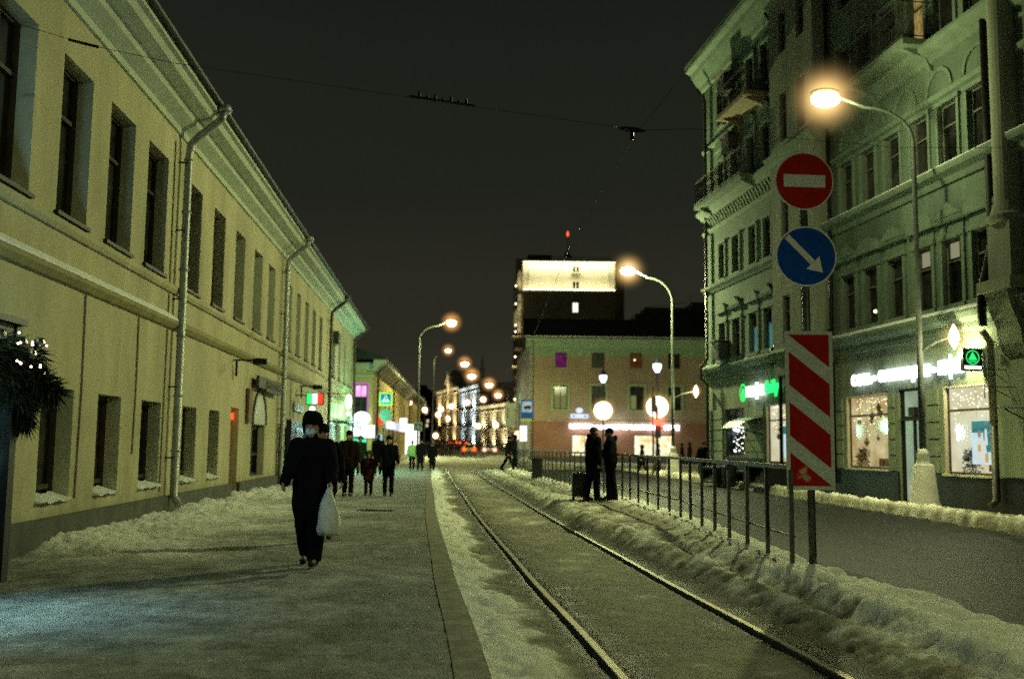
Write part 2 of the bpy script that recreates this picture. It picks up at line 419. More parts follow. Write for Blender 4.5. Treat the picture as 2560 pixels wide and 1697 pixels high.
def surf(x, y):
    """height and snow cover (0 bare, 1 clean snow) of the street at x, y"""
    s = x + .092 * y - soff(y)
    wl = x - (LA + LB * y)            # distance from the left wall
    n1 = fbm(x, y, .8, 4, 1.3); n2 = fbm(x, y, 4.0, 3, 7.1); n3 = fbm(x, y, 11.0, 2, 3.3)
    end = sstep(60, 52, y)
    if s < .20:                        # pavement with the swept-up heap along the wall
        ramp = sstep(11.4, 14.2, y) * (1 - .55 * sstep(27, 36, y)) * sstep(60, 52, y)
        dd = max(0, wl)
        reach = 1.75 + .5 * n1
        prof = max(0, 1 - dd / max(.6, reach)) ** 1.25
        z = .04 + ramp * prof * (.20 + .07 * n1 + .025 * n2 + .03 * n3) + ramp * sstep(3.6, 0, dd) * (.014 * n2 + .022 * n3) + .006 * n2 + .006 * n3
        sn = .40 + .16 * n1 + .13 * n2 + ramp * .50 * sstep(4.2 + n1, .2, dd) + .12 * sstep(9, 6, y) * sstep(-2.5, -4.5, x)
        sn -= .12 * sstep(-1.6, .2, s) * sstep(60, 40, y)
        return z, sn
    if s < .44:                        # granite kerb, tactile strip, spotted with snow
        return .05 + .004 * n3, .24 + .25 * max(0, n2)
    edge = 0.86 + .16 * n1 + .10 * n2
    if s < 2.95:
        z = -.012 + .010 * n2 + .006 * n3; sn = .36 + .20 * n2 + .22 * n1
        if s < edge + .25:             # windrow of clean snow beside the kerb
            t = sstep(edge + .22, edge - .28, s)
            z += t * (.055 + .03 * n2 + .02 * n3); sn += t * (1.15 + .2 * n2) - .05
            z = z if s > .5 else z + (.045 - z) * (1 - (s - .44) / .06)
        for rc in (1.33, 2.85):        # worn dark groove beside each rail
            dr = abs(s - rc)
            g = sstep(.24 + .10 * n1, .03, dr); z -= .018 * sstep(.12, .04, dr); sn -= .34 * g
        sn -= .22 * sstep(.95, 1.30, s) * sstep(2.0, 1.30, s) * sstep(26, 12, y)
        sn += .10 * sstep(.55, .2, abs(s - 2.09)) + .10 * sstep(1.9, 2.5, s) * sstep(2.7, 2.6, s) * n1
        return z, sn
    fx = fence_x(y)
    xr = fx + .42 + .5 * sstep(10.5, 6.5, y) + .07 * n1   # road side edge of the platform
    if x < xr + .14 and y < 58:
        h = .24 * (1 - .30 * sstep(12, 6, y))
        t = sstep(2.97, 3.42, s)
        z = -.02 + (h - .02) * t * end + t * end * (.025 * n1)
        rough = sstep(3.05, 3.25, s) * sstep(4.35, 3.75, s)
        z += rough * (.025 * n2 + .030 * n3 + .01)
        q = abs(s - 3.66 - .10 * n1)    # trodden trough along the platform edge
        z -= .10 * sstep(.26, .02, q) * sstep(22, 14, y)
        sn = .42 + .2 * n2 + .16 * n1 + rough * (.22 + .34 * n2) - .30 * sstep(.35, .0, s - 2.97)
        hf = sstep(.62, .22, abs(x - fx - .16))  # snow left under the railing
        z += hf * (.09 + .06 * n2) * end; sn += hf * (.62 + .2 * n2)
        if y < 10.5: sn += .15 * sstep(10.5, 8.5, y) * sstep(4.1, 4.5, s)
        out = sstep(xr - .16, xr + .14, x); z = z * (1 - out) - .005 * out; sn -= .55 * out
        return z, sn
    kr = kerb_r(y)
    if x < kr:                         # carriageway
        z = -.005 + .003 * n2
        near = sstep(kr - 1.1 + .3 * n1, kr - .1, x)
        z += near * (.05 * (1 + n2))
        sn = -.10 + .34 * fbm(x * 2.0, y * .16, .9, 5, 5.0) + .08 * sstep(24, 40, y) + .05 * n2 + near * (.22 + .35 * n2) + .28 * sstep(1.2, .1, x - xr)
        return z, sn
    dk = x - kr
    heap = sstep(-.05, .12, dk) * sstep(.95 + .3 * n1, .3, dk)
    z = .15 + .01 * n2 + heap * (.13 + .08 * n2 + .08 * n3) * sstep(58, 50, y)
    if dk < .1: z *= sstep(-.01, .1, dk)
    return z, .42 + .18 * n2 + .1 * n1 + heap * (.22 + .45 * n2 + .3 * n3)

def snow_mat(name, bare1, bare2, dirty, clean, bump=.7, rough=.9, tint=None):
    m = bpy.data.materials.new(name); m.use_nodes = True
    nt = m.node_tree; N = nt.nodes; L = nt.links; bs = N['Principled BSDF']
    at = N.new('ShaderNodeAttribute'); at.attribute_name = 'snow_cover'
    geo = N.new('ShaderNodeNewGeometry')
    def noise(sc, det, rg=.6):
        n = N.new('ShaderNodeTexNoise'); n.inputs['Scale'].default_value = sc; n.inputs['Detail'].default_value = det
        n.inputs['Roughness'].default_value = rg; L.new(geo.outputs['Position'], n.inputs['Vector']); return n
    a = noise(9, 8, .7); b = noise(45, 6, .7); c = noise(2.2, 5)
    def ma(op, x, y):
        k = N.new('ShaderNodeMath'); k.operation = op
        for i, v in enumerate((x, y)):
            if isinstance(v, float): k.inputs[i].default_value = v
            else: L.new(v, k.inputs[i])
        return k.outputs[0]
    v = ma('ADD', at.outputs['Fac'], ma('MULTIPLY', ma('SUBTRACT', a.outputs['Fac'], .5), .75))
    v = ma('ADD', v, ma('MULTIPLY', ma('SUBTRACT', b.outputs['Fac'], .5), .26))
    v = ma('ADD', v, ma('MULTIPLY', ma('SUBTRACT', c.outputs['Fac'], .5), .55))
    rp = N.new('ShaderNodeValToRGB'); e = rp.color_ramp.elements
    e[0].position = .02; e[0].color = (*bare1, 1); e[1].position = .95; e[1].color = (*clean, 1)
    k = e.new(.26); k.color = (*bare2, 1); k = e.new(.55); k.color = (*dirty, 1)
    L.new(v, rp.inputs['Fac']); L.new(rp.outputs['Color'], bs.inputs['Base Color'])
    rr = N.new('ShaderNodeMapRange'); rr.inputs['From Max'].default_value = .6; rr.inputs['To Min'].default_value = rough - .38; rr.inputs['To Max'].default_value = rough
    L.new(v, rr.inputs['Value']); L.new(rr.outputs[0], bs.inputs['Roughness'])
    bs.inputs['Specular IOR Level'].default_value = .08
    bp = N.new('ShaderNodeBump'); bp.inputs['Strength'].default_value = bump; bp.inputs['Distance'].default_value = .04
    L.new(ma('ADD', a.outputs['Fac'], ma('MULTIPLY', b.outputs['Fac'], .5)), bp.inputs['Height']); L.new(bp.outputs['Normal'], bs.inputs['Normal'])
    return m
SM_PAVE = snow_mat('pavement_snow', (.055, .058, .052), (.135, .14, .125), (.30, .31, .28), (.66, .67, .62), bump=.6)
SM_TRACK = snow_mat('track_snow', (.022, .019, .012), (.105, .095, .06), (.27, .25, .18), (.68, .67, .58), bump=.6)
SM_ROAD = snow_mat('road_asphalt', (.005, .005, .0045), (.012, .0115, .010), (.045, .043, .035), (.55, .53, .45), bump=.35, rough=1.0)
SM_WALK = snow_mat('sidewalk_snow', (.035, .03, .02), (.13, .118, .08), (.30, .28, .20), (.62, .60, .50), bump=.7)

def sheet(name, left, right, ys, ncol, m, dz=0.0):
    vs = []; sn = []; nr = len(ys)
    for y in ys:
        a, b = left(y), right(y)
        for i in range(ncol + 1):
            x = a + (b - a) * i / ncol
            z, c = surf(min(max(x, a + 1e-4), b - 1e-4), y)
            vs.append((x, y, z + dz)); sn.append(c)
    k = ncol + 1
    fs = [(j * k + i, j * k + i + 1, (j + 1) * k + i + 1, (j + 1) * k + i) for j in range(nr - 1) for i in range(ncol)]
    me = bpy.data.meshes.new(name); me.from_pydata(vs, [], fs); me.materials.append(m)
    at = me.attributes.new('snow_cover', 'FLOAT', 'POINT'); at.data.foreach_set('value', sn)
    me.polygons.foreach_set('use_smooth', [True] * len(me.polygons))
    return tag(link_mesh(name, me), kind='structure')
YS = []
y = 2.0
while y < 62: YS.append(y); y += max(.045, y * .0065)
YS.append(62.0)
lw = lambda y: LA + LB * y - .05
st = lambda k: (lambda y: k - .092 * y + soff(y))
sheet('pavement', lw, st(.195), YS, 130, SM_PAVE)
sheet('kerb', st(.2), st(.435), YS, 8, mat('granite_kerb', (.09, .083, .058), (.22, .205, .15), 6, .9, .5, 26, detail=9))
sheet('tram_track_bed', st(.44), st(2.95), YS, 84, SM_TRACK)
px = lambda y: fence_x(y) + .56 + .5 * sstep(10.5, 6.5, y)
sheet('tram_platform', st(2.951), px, YS, 76, SM_TRACK)
sheet('road', lambda y: px(y) + .001, lambda y: kerb_r(y) - .001, YS, 70, SM_ROAD)
sheet('sidewalk', kerb_r, lambda y: RA + RB * y + 6 * sstep(43.5, 44.5, y), YS, 60, SM_WALK)

def flat_sheet(name, xs, ys, m, zf, cover):
    vs = []; sn = []
    for y in ys:
        for x in xs:
            vs.append((x, y, zf(x, y))); sn.append(cover(x, y))
    k = len(xs)
    fs = [(j * k + i, j * k + i + 1, (j + 1) * k + i + 1, (j + 1) * k + i) for j in range(len(ys) - 1) for i in range(k - 1)]
    me = bpy.data.meshes.new(name); me.from_pydata(vs, [], fs); me.materials.append(m)
    at = me.attributes.new('snow_cover', 'FLOAT', 'POINT'); at.data.foreach_set('value', sn)
    me.polygons.foreach_set('use_smooth', [True] * len(me.polygons))
    return tag(link_mesh(name, me), kind='structure')
def zfar(x, y):
    b = 0
    for cx, cy_, r, hh in ((-6.1, 78, 2.2, .55), (-9.6, 92, 2.4, .5), (-3.2, 84, 2.4, .35), (-.6, 97, 3.0, .45), (.8, 88, 2.5, .4), (10, 77.5, 8, .12)):
        q = ((x - cx) / r) ** 2 + ((y - cy_) / (r * 2)) ** 2
        b += hh * math.exp(-q) * (1 + .5 * fbm(x, y, 1.5, 3, 2))
    return -.012 + b + rise(y) + .01 * fbm(x, y, .6, 3, 4)
def cfar(x, y):
    n = fbm(x, y, .35, 4, 6); z = zfar(x, y) - rise(y)
    lane = sstep(4.5, 2.5, abs(x + 4.6 + .035 * (y - 100)))
    return .34 + .2 * n + min(.6, max(0, z) * 1.8) - .12 * lane + .25 * sstep(70, 80, y) * sstep(2, 5, x)
flat_sheet('crossing', [-30 + i * .8 for i in range(88)], [61.9 + j * 1.1 for j in range(100)] + [175 + 8 * j for j in range(22)], SM_TRACK, zfar, cfar)
big = MB(); big.quad((-1500, -300, -.35), (1500, -300, -.35), (1500, 2500, -.35), (-1500, 2500, -.35))
tag(big.build('ground', mat('ground_dark', (.05, .05, .045), (.11, .11, .10), .2, .95)), kind='structure')

# ---- the pair of tram rails, grooved heads standing a little proud
rail_m = mat('rail_steel', (.13, .10, .055), (.24, .19, .11), 3, .55, .1, 60, metal=.85)
rail_d = mat('rail_web', (.025, .02, .014), (.05, .04, .03), 8, .8)
def rail(s0, label):
    root = thing('tram_rail', (s0 - .092 * 20 + soff(20), 20, 0), label, 'tram rail', 'rails of the tram track')
    h, g = MB(), MB()
    ys = [2 + i for i in range(60)]
    for y0, y1 in zip(ys, ys[1:]):
        for a, b, z0, z1, mb in ((-.028, .030, -.035, .014, h), (.0425, .052, -.035, -.010, g), (-.04, -.0285, -.05, -.004, g), (.0305, .042, -.05, -.016, g)):
            xa, xb = s0 - .092 * y0 + soff(y0), s0 - .092 * y1 + soff(y1)
            mb.hexa([(xa + a, y0, z0), (xa + b, y0, z0), (xb + b, y1, z0), (xb + a, y1, z0), (xa + a, y0, z1), (xa + b, y0, z1), (xb + b, y1, z1), (xb + a, y1, z1)])
    h.build('rail_head', rail_m, root); g.build('flange_groove', rail_d, root)
rail(1.33, 'left rail of the tram track, shining brightest at its near end')
rail(2.85, 'right rail of the tram track, running beside the dirty snow ridge')
# long joint line in the pavement beside the kerb, and a drain grate
dg_ = MB()
for i in range(9): dg_.box(-3.35 + .0, -2.62, 22.2 + i * .05, 22.225 + i * .05, .050, .058)
dg_.box(-3.38, -3.35, 22.17, 22.66, .045, .06); dg_.box(-2.62, -2.59, 22.17, 22.66, .045, .06)
tag(dg_.build('drain_grate', M['iron']), 'dark flat drain grate let into the snowy pavement', 'drain grate')

# ================================================================== RAILING
rl = thing('pedestrian_railing', (3.08, 11.06, .2), 'long dark steel railing with upright posts along the tram platform', 'railing')
path = [(3.09, 11.06), (3.05, 14.1), (3.04, 18.35), (2.65, 23.9), (1.92, 29.45), (1.1, 38.45), (.34, 49.4)]
def along(path, step):
    out = []; rem = 0
    for (a, b), (c, d_) in zip(path, path[1:]):
        l = math.hypot(c - a, d_ - b); t = rem
        while t < l: out.append((a + (c - a) * t / l, b + (d_ - b) * t / l)); t += step
        rem = t - l
    return out
rs = mat('railing_steel', (.045, .045, .04), (.09, .088, .075), 14, .5, .15, 60, metal=.6)
for x, y in along(path, .985):
    lean = random.uniform(-.012, .012)
    q = MB(); q.hexa([(x - .022, y - .022, .02), (x + .022, y - .022, .02), (x + .022, y + .022, .02), (x - .022, y + .022, .02),
                      (x - .022 + lean, y - .022, 1.30), (x + .022 + lean, y - .022, 1.30), (x + .022 + lean, y + .022, 1.30), (x - .022 + lean, y + .022, 1.30)])
    q.build('post', rs, rl)
pp = [(a, b) for a, b in path]
tr = MB()
for (a, b), (c, d_) in zip(pp, pp[1:]):
    tr.hexa([(a - .03, b, 1.301), (a + .03, b, 1.301), (c + .03, d_, 1.301), (c - .03, d_, 1.301), (a - .03, b, 1.35), (a + .03, b, 1.35), (c + .03, d_, 1.35), (c - .03, d_, 1.35)])
tr.build('top_rail', mat('rail_top', (.12, .12, .105), (.3, .3, .26), 8, .6, .3, 40), rl)
lr = MB(); lr.tube([(a + .03, b, .57) for a, b in pp], .013, 6); lr.build('lower_rail', rs, rl)

# ================================================================== TRAFFIC SIGN POST (faces the viewer)
sp = thing('traffic_sign_post', (3.31, 11.05, .2), 'sign post with a no entry disc, a blue arrow disc and a red striped board', 'traffic sign')
q = MB(); q.tube([(3.33, 11.11, .05), (3.298, 11.11, 4.87)], .042, 14); q.build('pole', mat('sign_pole', (.06, .065, .065), (.12, .125, .12), 8, .5, metal=.5), sp, smooth=True)
def disc(mb, cx, cz, y, r0, r1, seg=64):
    pts = [(cx + math.cos(2 * PI * i / seg), cz + math.sin(2 * PI * i / seg)) for i in range(seg)]
    for i in range(seg):
        a, b = 2 * PI * i / seg, 2 * PI * (i + 1) / seg
        p = lambda r, t: (cx + r * math.cos(t), y, cz + r * math.sin(t))
        if r0 <= 0: mb.poly([(cx, y, cz), p(r1, a), p(r1, b)])
        else: mb.poly([p(r0, a), p(r1, a), p(r1, b), p(r0, b)])
def disc_solid(cx, cz, y, r, t=.012):
    m = MB(); seg = 64
    vs = [(cx + r * math.cos(2 * PI * i / seg), yy, cz + r * math.sin(2 * PI * i / seg)) for yy in (y, y + t) for i in range(seg)]
    m.add(vs, [tuple(range(seg)), tuple(range(seg, 2 * seg))] + [(i, (i + 1) % seg, (i + 1) % seg + seg, i + seg) for i in range(seg)])
    return m
refl_w = mat('sign_sheet_white', (.62, .63, .56), (.74, .74, .67), 30, .9, detail=3, spec=.05)
refl_r = mat('sign_sheet_red', (.36, .016, .008), (.44, .024, .012), 14, .9, spec=.04)
refl_b = mat('sign_sheet_blue', (.006, .055, .30), (.010, .08, .38), 14, .9, spec=.04)
back_m = mat('sign_back', (.2, .2, .2), (.3, .3, .3), 8, .5, metal=.5)
nx_, nz_ = 3.297, 4.548
f = disc_solid(nx_, nz_, 11.05, .335).build('no_entry_sign', refl_w, sp)
q = MB(); disc(q, nx_, nz_, 11.046, 0, .318); q.build('red_field', refl_r, f)
q = MB(); q.hexa([(nx_ - .235, 11.036, nz_ - .068), (nx_ + .235, 11.036, nz_ - .078), (nx_ + .235, 11.0445, nz_ - .078), (nx_ - .235, 11.0445, nz_ - .068),
                  (nx_ - .235, 11.036, nz_ + .076), (nx_ + .235, 11.036, nz_ + .066), (nx_ + .235, 11.0445, nz_ + .066), (nx_ - .235, 11.0445, nz_ + .076)]); q.build('white_bar', refl_w, f)
bx_, bz_ = 3.303, 3.683

f = disc_solid(bx_, bz_, 11.05, .345).build('direction_sign', refl_w, sp)
q = MB(); disc(q, bx_, bz_, 11.046, 0, .325); q.build('blue_field', refl_b, f)
dv = Vector((.70, -.715)).normalized(); nv = Vector((-dv.y, dv.x))
A = lambda t, n_: (bx_ + dv.x * t + nv.x * n_, 11.041, bz_ + dv.y * t + nv.y * n_)
q = MB(); q.poly([A(-.312, -.034), A(.10, -.034), A(.10, .034), A(-.312, .034)]); q.poly([A(.101, -.105), A(.262, 0), A(.101, .105)])
q.build('white_arrow', refl_w, f)
# striped board
x0, x1, z0, z1 = 3.045, 3.575, 1.08, 2.835
bd = MB(); bd.hexa([(x0, 11.05, z0), (x1, 11.05, z0), (x1, 11.068, z0), (x0, 11.068, z0), (x0, 11.05, z1), (x1, 11.05, z1), (x1, 11.068, z1), (x0, 11.068, z1)])
bd = bd.build('hazard_board', mat('sign_sheet_grey', (.36, .40, .37), (.52, .55, .50), 22, .9, detail=8, spec=.04), sp)
def clip(poly, f):
    out = []
    for i in range(len(poly)):
        a, b = poly[i], poly[(i + 1) % len(poly)]; fa, fb = f(a), f(b)
        if fa >= 0: out.append(a)
        if fa * fb < 0: t = fa / (fa - fb); out.append((a[0] + (b[0] - a[0]) * t, a[1] + (b[1] - a[1]) * t))
    return out
rx0, rx1, rz0, rz1 = x0 + .042, x1 - .042, z0 + .045, z1 - .04
k = (rz1 - rz0) / 1030.0; sl = .80
q = MB()
for top, bot in ((-500, 2), (120, 345), (465, 690), (808, 1600)):
    pl = [(rx0, rz0), (rx1, rz0), (rx1, rz1), (rx0, rz1)]
    pl = clip(pl, lambda p: (rz1 - top * k - sl * (p[0] - rx0)) - p[1])
    pl = clip(pl, lambda p: p[1] - (rz1 - bot * k - sl * (p[0] - rx0)))
    if len(pl) > 2: q.poly([(a, 11.0465, b) for a, b in pl])
rm = mat('board_red', (.27, .010, .008), (.33, .016, .012), 10, .9, spec=.04)
# worn paint low on the board
nt = rm.node_tree; N = nt.nodes; L = nt.links
ge = N.new('ShaderNodeNewGeometry'); sz = N.new('ShaderNodeSeparateXYZ'); L.new(ge.outputs['Position'], sz.inputs[0])
ds = N.new('ShaderNodeVectorMath'); ds.operation = 'DISTANCE'; ds.inputs[1].default_value = (3.23, 11.05, 1.25); L.new(ge.outputs['Position'], ds.inputs[0])
mr = N.new('ShaderNodeMapRange'); mr.inputs['From Min'].default_value = .20; mr.inputs['From Max'].default_value = .03; L.new(ds.outputs['Value'], mr.inputs['Value'])
nn = N.new('ShaderNodeTexNoise'); nn.inputs['Scale'].default_value = 11; nn.inputs['Detail'].default_value = 6; L.new(ge.outputs['Position'], nn.inputs['Vector'])
ml = N.new('ShaderNodeMath'); ml.operation = 'MULTIPLY'; L.new(mr.outputs[0], ml.inputs[0]); L.new(nn.outputs['Fac'], ml.inputs[1])
cr = N.new('ShaderNodeValToRGB'); cr.color_ramp.elements[0].position = .38; cr.color_ramp.elements[1].position = .50; L.new(ml.outputs[0], cr.inputs['Fac'])
mx = N.new('ShaderNodeMix'); mx.data_type = 'RGBA'; L.new(cr.outputs['Color'], mx.inputs['Factor'])
src = rm.node_tree.nodes['Principled BSDF'].inputs['Base Color'].links[0].from_socket
L.new(src, mx.inputs[6]); mx.inputs[7].default_value = (.45, .34, .24, 1); L.new(mx.outputs[2], N['Principled BSDF'].inputs['Base Color'])
q.build('red_stripes', rm, bd)
q = MB()
for zc in (1.35, 2.55, 3.68, 4.548): q.box(3.24, 3.36, 11.0685 if zc < 3 else 11.063, 11.16, zc - .03, zc + .03)
q.build('clamp', back_m, sp)
# ================================================================== LEFT: LONG YELLOW BUILDING
FL = Fr(LA, LB, +1)
yb = thing('yellow_building', (LA + LB * 30, 30, 0), 'long two storey yellow plastered building with zinc downpipes and small deep windows', 'building')
UP = [(8.9, 10.1), (11.15, 12.32), (13.2, 14.35), (15.15, 16.4), (17.15, 18.42), (19.9, 21.07), (22.2, 23.37), (24.6, 25.76), (27.05, 28.28), (29.3, 30.46),
      (32.9, 33.9), (35.0, 36.0), (37.2, 38.2), (39.3, 40.3), (41.5, 42.5), (46.6, 47.6), (49.2, 50.2), (51.8, 52.8), (54.2, 55.0)]
LO = [(13.1, 14.26), (15.25, 16.35), (17.45, 18.66), (20.2, 21.37), (22.5, 23.54)]
DOOR = (24.8, 25.75, .30, 2.38); SHOP = (27.5, 29.55, .57, 2.02)
ops = [(a, b, 4.62, 6.82) for a, b in UP] + [(a, b, .70, 2.24) for a, b in LO] + [DOOR, SHOP, (38.2, 39.6, .25, 2.3), (40.6, 42.6, .8, 2.4), (46.3, 47.5, .2, 2.4), (49.0, 51.2, .6, 2.4), (53.0, 54.6, .2, 2.4)]
q = MB(); facade(q, FL, 3.0, 57.0, 0.0, 7.62, ops, .30)
q.quad((FL.P(57, 0)[0], 57, 0), (FL.P(57, 0)[0] - 13, 57, 0), (FL.P(57, 0)[0] - 13, 57, 7.62), (FL.P(57, 0)[0], 57, 7.62))
q.build('wall', M['plaster_y'], yb)
# reveals read paler: thin jamb linings set into the openings
q = MB()
for a, b in UP: q.fbox(FL, b - .012, b - .001, 4.62, 6.82, -.225, -.002)
for a, b in LO: q.fbox(FL, b - .012, b - .001, .70, 2.24, -.225, -.002)
build_each(q, 'window_jamb', M['reveal'], yb)
for a, b in UP: window(FL, (a, b, 4.62, 6.82), .29, yb, M['wood_dark'], M['pane_dark'], 1, (.68,), .06, sill=.06, sill_m=M['roof_dark'])
for i, (a, b) in enumerate(LO): window(FL, (a, b, .70, 2.24), .29, yb, M['wood_dark'], M['pane_dark'], 1, (.12,), .07)
q = MB()
for a, b in LO: # snow lying on the lower ledges
    n = 8
    for i in range(n):
        ua, ub = a + (b - a) * i / n, a + (b - a) * (i + 1) / n
        h1, h2 = .05 + .02 * math.sin(i * 1.9 + a), .05 + .02 * math.sin((i + 1) * 1.9 + a)
        q.hexa([FL.P(ua, .701, -.22), FL.P(ub, .701, -.22), FL.P(ub, .701, .07), FL.P(ua, .701, .07), FL.P(ua, .765 + h1 * .8, -.22), FL.P(ub, .765 + h2 * .8, -.22), FL.P(ub, .655 + h2, .09), FL.P(ua, .655 + h1, .09)])
build_each(q, 'ledge_snow', M['snow'], yb)
q = MB()
for a, b in ((3.0, 24.79), (25.76, 38.19), (39.61, 46.29), (47.51, 52.99), (54.61, 57.0)): q.fbox(FL, a, b, 0, .50, .002, .09)
build_each(q, 'plinth', M['plinth'], yb, .005)
q = MB()
for i in (): # snow lying along the top of the plinth
    ua, ub = 12 + i * .5, 12.5 + i * .5
    h1, h2 = .03 + .025 * math.sin(ua * 3.1) + .02 * math.sin(ua * 7), .03 + .025 * math.sin(ub * 3.1) + .02 * math.sin(ub * 7)
    q.hexa([FL.P(ua, .501, .0), FL.P(ub, .501, .0), FL.P(ub, .501, .095), FL.P(ua, .501, .095), FL.P(ua, .54 + h1, .0), FL.P(ub, .54 + h2, .0), FL.P(ub, .505 + max(h2, .004), .10), FL.P(ua, .505 + max(h1, .004), .10)])
pass
q = MB(); q.extr(FL, 3, 57, [(.002, 4.36), (.05, 4.36), (.09, 4.42), (.09, 4.50), (.002, 4.545)]); q.build('sill_course', M['plaster_y'], yb)
q = MB(); q.extr(FL, 3, 57, [(.002, 3.66), (.06, 3.68), (.13, 3.76), (.13, 3.82), (.002, 3.90)]); q.build('belt_course', M['plinth'] if False else mat('belt_plaster', (.20, .19, .09), (.30, .27, .12), 3, .9, .2, 30), yb)
q = MB(); q.extr(FL, 8, 19.1, [(.0, 3.905), (.132, 3.825), (.135, 3.86), (.0, 3.97)]); q.build('belt_snow', M['snow'], yb)
q = MB(); q.extr(FL, 3, 57.15, [(-.02, 7.50), (.05, 7.50), (.07, 7.60), (.30, 7.72), (.34, 7.80), (.40, 7.80), (.60, 7.86), (.66, 7.95), (.74, 7.97), (.74, 8.06), (-.02, 8.06)])
q.build('cornice', M['plaster_soffit'], yb)
q = MB(); q.extr(FL, 2.9, 57.25, [(-.1, 8.065), (.80, 8.065), (.80, 8.10), (-6.5, 10.6), (-13, 8.1)]); q.build('roof', M['roof_dark'], yb)
q = MB(); q.tube([FL.P(2.9, 8.09, .83), FL.P(57.2, 8.09, .83)], .05, 8); q.build('gutter', M['roof_dark'], yb)
# downpipes: funnel under the gutter, elbow back to the wall, then down with joints and brackets
def downpipe(y, m, ztop=7.35, zbot=.32, r=.075, n=.16, name='downpipe'):
    q = MB()
    q.tube([FL.P(y + .0, 8.02, .84), FL.P(y + .02, 7.86, .80), FL.P(y + .12, 7.52, .34), FL.P(y + .15, 7.36, .18), FL.P(y + .15, 7.1, n), FL.P(y + .15, zbot + .18, n), FL.P(y + .13, zbot, n + .12)], r, 12)
    q.lathe([(.15, -.0), (.14, .12), (.09, .16)], FL.P(y, 7.99, .84), 12)
    for z in (7.05, 6.0, 4.85, 3.55, 2.4, 1.35): q.tube([FL.P(y + .15, z - .02, n), FL.P(y + .15, z + .02, n)], r + .018, 12)
    p = q.build(name, m, yb, smooth=True)
    b = MB()
    for z in (6.95, 5.6, 4.25, 2.55, 1.2): b.fbox(FL, y + .03, y + .05, z, z + .03, .0, n)
    build_each(b, 'bracket', M['iron'], p)
downpipe(19.05, M['zinc']); downpipe(31.6, M['zinc']); downpipe(44.3, M['pipe_brown']); downpipe(56.2, M['pipe_brown'], r=.06)
for y_, z0_, z1_ in ((14.45, .7, 3.65), (17.0, 1.3, 3.65), (18.75, .6, 7.3), (19.75, .8, 4.3), (34.2, 2.4, 3.6)):
    q = MB(); q.tube([FL.P(y_, z0_, .015), FL.P(y_ + .05, (z0_ + z1_) / 2, .015), FL.P(y_ + .01, z1_, .015)], .013, 5); q.build('wall_cable', mat('cable_dirty', (.14, .13, .07), (.2, .18, .1), 6), yb)
# brown entrance door with a small lit red panel above
q = MB(); a, b, c, dd = DOOR; q.fbox(FL, a + .02, b - .02, c, dd - .32, -.22, -.16)
q.fbox(FL, a + .08, b - .08, c + .25, 1.15, -.16, -.145); q.fbox(FL, a + .08, b - .08, 1.3, dd - .5, -.16, -.145)
dr = q.build('door', mat('door_brown', (.16, .075, .022), (.24, .12, .04), 6, .6), yb)
q = MB(); q.fbox(FL, a + .12, b - .12, dd - .29, dd - .12, -.20, -.10); q.build('lit_panel', emis('red_panel', (1, .10, .02), 1.6), dr)
# arched shop window, its fanlight and dark boards
q = MB(); q.fbox(FL, SHOP[0] + .15, SHOP[1] - .15, SHOP[3] + .42, SHOP[3] + .5, .02, .06)
aw = MB(); cx_ = (SHOP[0] + SHOP[1]) / 2; rr = .98
pts = [FL.P(cx_ + rr * math.cos(t), 2.02 + .92 * math.sin(t), .018) for t in [PI * i / 20 for i in range(21)]]
aw.poly(pts); fa = aw.build('fanlight', mat('fanlight_pale', (.40, .43, .36), (.5, .52, .45), 3, .5), yb)
q = MB()
for i in range(20):
    t0, t1 = PI * i / 20, PI * (i + 1) / 20
    P0 = lambda r, t, n_: FL.P(cx_ + r * math.cos(t), 2.02 + (r - .06) * math.sin(t), n_)
    q.hexa([P0(.98, t0, .004), P0(1.04, t0, .004), P0(1.04, t1, .004), P0(.98, t1, .004), P0(.98, t0, .06), P0(1.04, t0, .06), P0(1.04, t1, .06), P0(.98, t1, .06)])
q.build('arch_frame', M['plinth'], fa)
shop_dim = emis_var('shop_dim', (.004, .005, .005), (.035, .075, .07), .8, 1.6, .45, .75)
window(FL, SHOP, .25, yb, M['iron'], glass('shop_glass'), 0, (.42, .93), .07, back=(shop_dim, .35))
# other ground floor openings farther along
for o, mm in (((38.2, 39.6, .25, 2.3), M['wood_dark']), ((46.3, 47.5, .2, 2.4), M['wood_dark']), ((53.0, 54.6, .2, 2.4), M['iron'])):
    q = MB(); q.fbox(FL, o[0] + .03, o[1] - .03, o[2], o[3] - .03, -.22, -.15); q.build('door', mm, yb)
window(FL, (40.6, 42.6, .8, 2.4), .25, yb, M['iron'], M['pane_dark'], 1, (.7,), .07)
window(FL, (49.0, 51.2, .6, 2.4), .25, yb, M['iron'], glass('shop_glass'), 1, (.75,), .07, back=(emis_var('shop_teal', (.01, .05, .05), (.10, .45, .40), 1.0, 1.2, .4, .8), .3))

